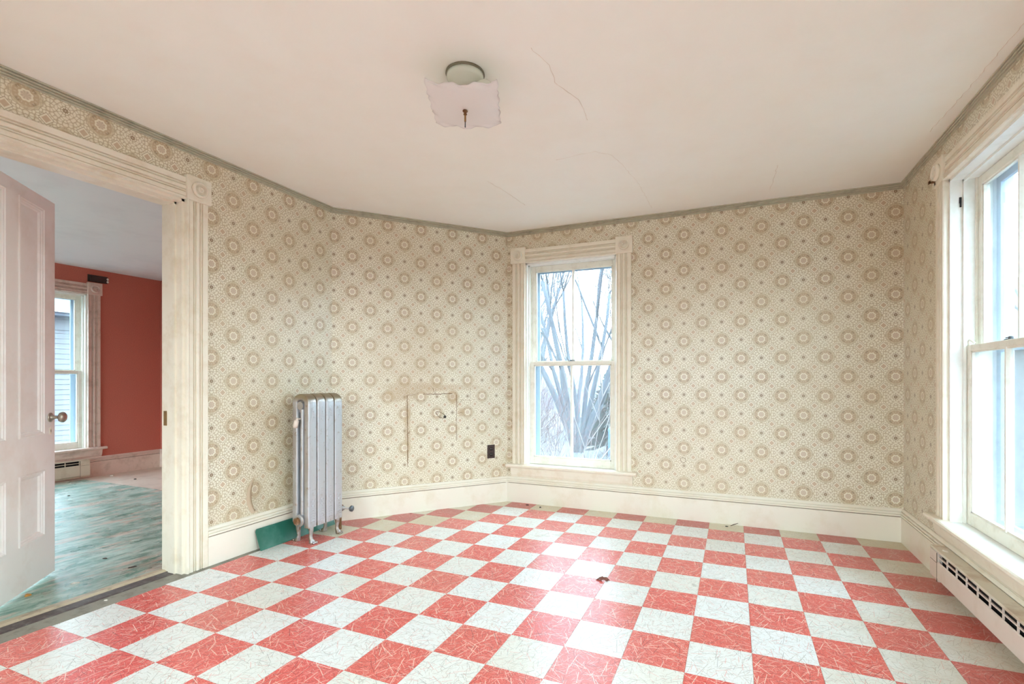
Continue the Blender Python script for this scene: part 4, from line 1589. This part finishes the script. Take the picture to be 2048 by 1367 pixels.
def tree(base, height, label, seed, mat='bark', spread=.5, r0=.16, levels=5, fork=.25, cat='tree', name='bare_tree', lean=(0, 0), group=None, nstem=5, minr=.004):
    rng = random.Random(seed)
    root = empty(name, base, label=label, cat=cat, group=group)
    trunk, br = MB(), MB()
    cnt = [0]

    def grow(p, d, L, r, lv, mb):
        k = 6 if lv > 1 else 4
        pts, rs = [p], [r]
        q = p.copy()
        dd = d.copy()
        for i in range(k):
            dd = (dd + Vector((rng.uniform(-1, 1), rng.uniform(-1, 1), rng.uniform(-.5, .9))) * .10).normalized()
            q = q + dd * (L / k)
            pts.append(q.copy())
            rs.append(r * (1 - .55 * (i + 1) / k))
        tube(mb, pts, rs, 6 if lv >= levels - 1 else (4 if lv > 1 else 3))
        cnt[0] += 1
        if lv <= 0 or cnt[0] > 8000:
            return
        nb = 3 if lv > 2 else 4
        for i in range(nb):
            t = rng.randint(2, k) if i else k
            a = rng.uniform(0, 2 * PI)
            sd_ = Vector((math.cos(a), math.sin(a), rng.uniform(-.1, .6)))
            nd = (dd + sd_ * rng.uniform(.35, .85) * (spread * 1.4)).normalized()
            nd.z = max(nd.z, -.1)
            grow(pts[t], nd.normalized(), L * rng.uniform(.55, .8), max(minr, rs[t] * rng.uniform(.5, .72)), lv - 1, br)
    b0 = Vector(base)
    h0 = height * fork
    tp = b0 + Vector((lean[0] * .3, lean[1] * .3, h0))
    tube(trunk, [b0 - Vector((0, 0, .1)), b0 + Vector((0, 0, .25)), (b0 + tp) / 2, tp], [r0 * 1.35, r0 * 1.1, r0, r0 * .9], 9)
    for i in range(nstem):
        a = 2 * PI * i / nstem + rng.uniform(-.3, .3)
        d = Vector((math.cos(a) * spread * rng.uniform(.4, 1) + lean[0], math.sin(a) * spread * rng.uniform(.4, 1) + lean[1], 1)).normalized()
        grow(tp - Vector((0, 0, .15)), d, height * .34 * rng.uniform(.8, 1.1), r0 * rng.uniform(.45, .65), levels - 1, trunk if False else br)
    trunk.build('trunk', mat, root, smooth=True)
    tag(br.build('branches', mat, root, smooth=True), kind='stuff')
    return root
# window 1 looks along room direction from x/Z .. ; positions chosen a few metres out
tree((-3.75, 12.2, GZ), 15.5, 'large bare many-stemmed tree outside the far window, right of centre', 11, spread=.5, r0=.14, fork=.14, nstem=10, minr=.005, levels=6)
tree((-8.3, 19.0, GZ), 14, 'slimmer bare tree at the left of the far window view', 5, spread=.36, r0=.17, fork=.22, nstem=7, minr=.007, levels=6)
tree((-5.3, 30.0, GZ), 15, 'bare tree at the right edge of the far window view', 8, spread=.5, r0=.2, fork=.18, nstem=8, minr=.009, levels=6)
tree((-13.5, 34.0, GZ), 16, 'tall bare tree far behind the others', 15, spread=.35, r0=.24, fork=.2, nstem=6, minr=.012)


def bush(base, h, label, seed, mat, nst=26, r=.009, spread=.6):
    rng = random.Random(seed)
    root = empty('bare_shrub', base, label=label, cat='shrub')
    mb = MB()
    b0 = Vector(base)
    for i in range(nst):
        a = rng.uniform(0, 2 * PI)
        d = Vector((math.cos(a) * spread * rng.random(), math.sin(a) * spread * rng.random(), 1)).normalized()
        q = b0 + Vector((rng.uniform(-.3, .3), rng.uniform(-.3, .3), 0))
        L = h * rng.uniform(.6, 1.05)
        pts = [q]
        for k in range(6):
            d = (d + Vector((rng.uniform(-1, 1), rng.uniform(-1, 1), rng.uniform(-.4, .6))) * .16).normalized()
            q = q + d * L / 6
            pts.append(q.copy())
        tube(mb, pts, [r * (1 - .12 * k) for k in range(7)], 4)
        for k in range(2, 7):
            for _ in range(3):
                dd = (d + Vector((rng.uniform(-1, 1), rng.uniform(-1, 1), rng.uniform(-.3, .8))) * .9).normalized()
                m_ = pts[k] + dd * L * .13
                tube(mb, [pts[k], m_, m_ + (dd + Vector((rng.uniform(-.4, .4), rng.uniform(-.4, .4), .2))).normalized() * L * .12], [r * .5, r * .35, r * .2], 3)
    tag(mb.build('twigs', mat, root), kind='stuff')
    return root
bush((-2.12, 5.65, GZ), 3.9, 'pale thin-stemmed shrub nearest the far window, lower left', 3, 'bark_pale', 12, .010, .25)
bush((-3.1, 7.9, GZ), 3.6, 'reddish twiggy shrub outside the far window, lower left behind the pale one', 4, 'twig_red', 60, .008, .32)
bush((-1.0, 7.0, GZ), 3.0, 'reddish twiggy shrub outside the far window, lower right corner', 6, 'twig_red', 50, .008, .32)
bush((-9.6, 22.2, GZ), 4.2, 'dense brown thicket far behind the big bare tree', 9, 'twig_red', 110, .016, 1.0)

# distant house behind the big tree (window 1)
def gable(name, F_o, ang_, L, D, hw, hr, label, wallm, roofm, z0=GZ):
    root = empty(name, (F_o[0], F_o[1], z0), label=label, cat='house')
    U = (math.cos(ang_), math.sin(ang_)); N = (-math.sin(ang_), math.cos(ang_))
    F = Frame(F_o, U, N)
    mb = MB()
    box(mb, F, -L / 2, L / 2, -D / 2, D / 2, z0, z0 + hw)
    for u_ in (-L / 2, L / 2):
        pass
    prof(mb, [(-D / 2, 0), (D / 2, 0), (0, hr)], [(F.P(u_, 0, z0 + hw), Vector((N[0], N[1], 0)), Vector((0, 0, 1))) for u_ in (-L / 2, L / 2)])
    mb.build('wall', wallm, root)
    mb = MB()
    e = .35
    k = hr / (D / 2)
    for s_ in (-1, 1):
        prof(mb, [(0, hr + .02), (s_ * (D / 2 + e), -e * k + .02), (s_ * (D / 2 + e), -e * k + .14), (0, hr + .16)],
             [(F.P(u_, 0, z0 + hw), Vector((N[0], N[1], 0)), Vector((0, 0, 1))) for u_ in (-L / 2 - e, L / 2 + e)])
    mb.build('roof', roofm, root)
    mb = MB()
    box(mb, F, L * .15, L * .15 + .7, -.35, .35, z0 + hw + hr * .6, z0 + hw + hr + .9)
    mb.build('chimney', 'brick', root)
    for q in range(3):
        mb = MB()
        box(mb, F, -L * .3 + q * L * .28, -L * .3 + q * L * .28 + .9, -D / 2 - .03, -D / 2 - .0, z0 + 1.0, z0 + 2.3)
        mb.build('window', 'black', root)
    return root
gable('distant_house', (-7.0, 35, GZ), .25, 8, 6, 2.2, 1.4, 'distant low house with grey roof behind the large tree', 'siding', 'roof', GZ - .6)
mb = MB()
box(mb, Frame((-4.7, 21.8), (math.cos(.4), math.sin(.4)), (-math.sin(.4), math.cos(.4))), -.5, .5, -.4, .4, GZ, GZ + 1.9)
tag(mb.build('water_tank', 'blue_tarp', bevel=.1, seg=3), 'small blue covered tank at the right of the far window view', 'tank')

# spruce behind
root = empty('spruce', (-6.1, 25.5, GZ), label='dark conifer behind the bare trees, low centre right', cat='tree')
mb = MB()
tube(mb, [(-6.1, 25.5, GZ), (-6.1, 25.5, GZ + 4.6)], [.16, .03], 7)
mb.build('trunk', 'bark', root)
mb = MB()
rng = random.Random(2)
for k in range(520):
    t = rng.random() ** .8
    a = rng.uniform(0, 2 * PI)
    R = (1 - t) * 1.9 + .15
    z_ = GZ + .6 + t * 3.9
    p0 = Vector((-6.1, 25.5, z_))
    d = Vector((math.cos(a), math.sin(a), -.15))
    tube(mb, [p0, p0 + d * R * .6, p0 + d * R * rng.uniform(.8, 1.1) + Vector((0, 0, rng.uniform(-.1, .2)))], [.05, .10, .01], 3)
tag(mb.build('needles', 'conifer', root), kind='stuff')

# neighbour clapboard house seen through window 3
nh = empty('clapboard_house', (-12, 3.5, GZ), label='white clapboard house close outside the terracotta room window', cat='house')
HX = -12.0
Fh = Frame((HX, 0), (0, 1), (1, 0))
mb = MB()
box(mb, Fh, -3, 9.5, -6, -.03, GZ, 2.02)
mb.build('wall', 'siding', nh)
zz = -1.2
ex_ = .098
while zz < 2.0:
    me_ = MB()
    prof(me_, [(-.03, 0), (.012, 0), (.014, .004), (.0, ex_ + .01), (-.03, ex_ + .01)], [(Fh.P(u_, 0, zz), Fh.N, Vector((0, 0, 1))) for u_ in (-3, 9.5)])
    me_.build('clapboard', 'siding', nh)
    zz += ex_
mb = MB()
box(mb, Fh, -3, 9.5, -.03, .03, 2.0, 2.24)
box(mb, Fh, -3, 9.5, -.03, .05, 2.20, 2.24)
mb.build('frieze_board', 'siding', nh)
mb = MB()
prof(mb, [(-.03, 2.24), (.42, 2.24), (.42, 2.36), (.39, 2.38), (-3.0, 4.3), (-6.4, 2.3), (-6.4, 2.24)], [(Fh.P(u_, 0, 0), Fh.N, Vector((0, 0, 1))) for u_ in (-3.3, 9.8)])
mb.build('roof', 'roof', nh)
mb = MB()
box(mb, Fh, -3.3, 9.8, .40, .50, 2.30, 2.40)
mb.build('gutter', 'exterior_trim', nh)
# beyond the right window
tree((4.6, 8.6, GZ), 9, 'bare tree outside the right-hand window', 31, spread=.45, r0=.18, fork=.3, nstem=4)

gable('neighbour_house', (9.5, 17.5, GZ), 0.0, 9, 7, 4.9, 1.8, 'grey-blue sided house beyond the right-hand window', 'siding_grey', 'roof', GZ)
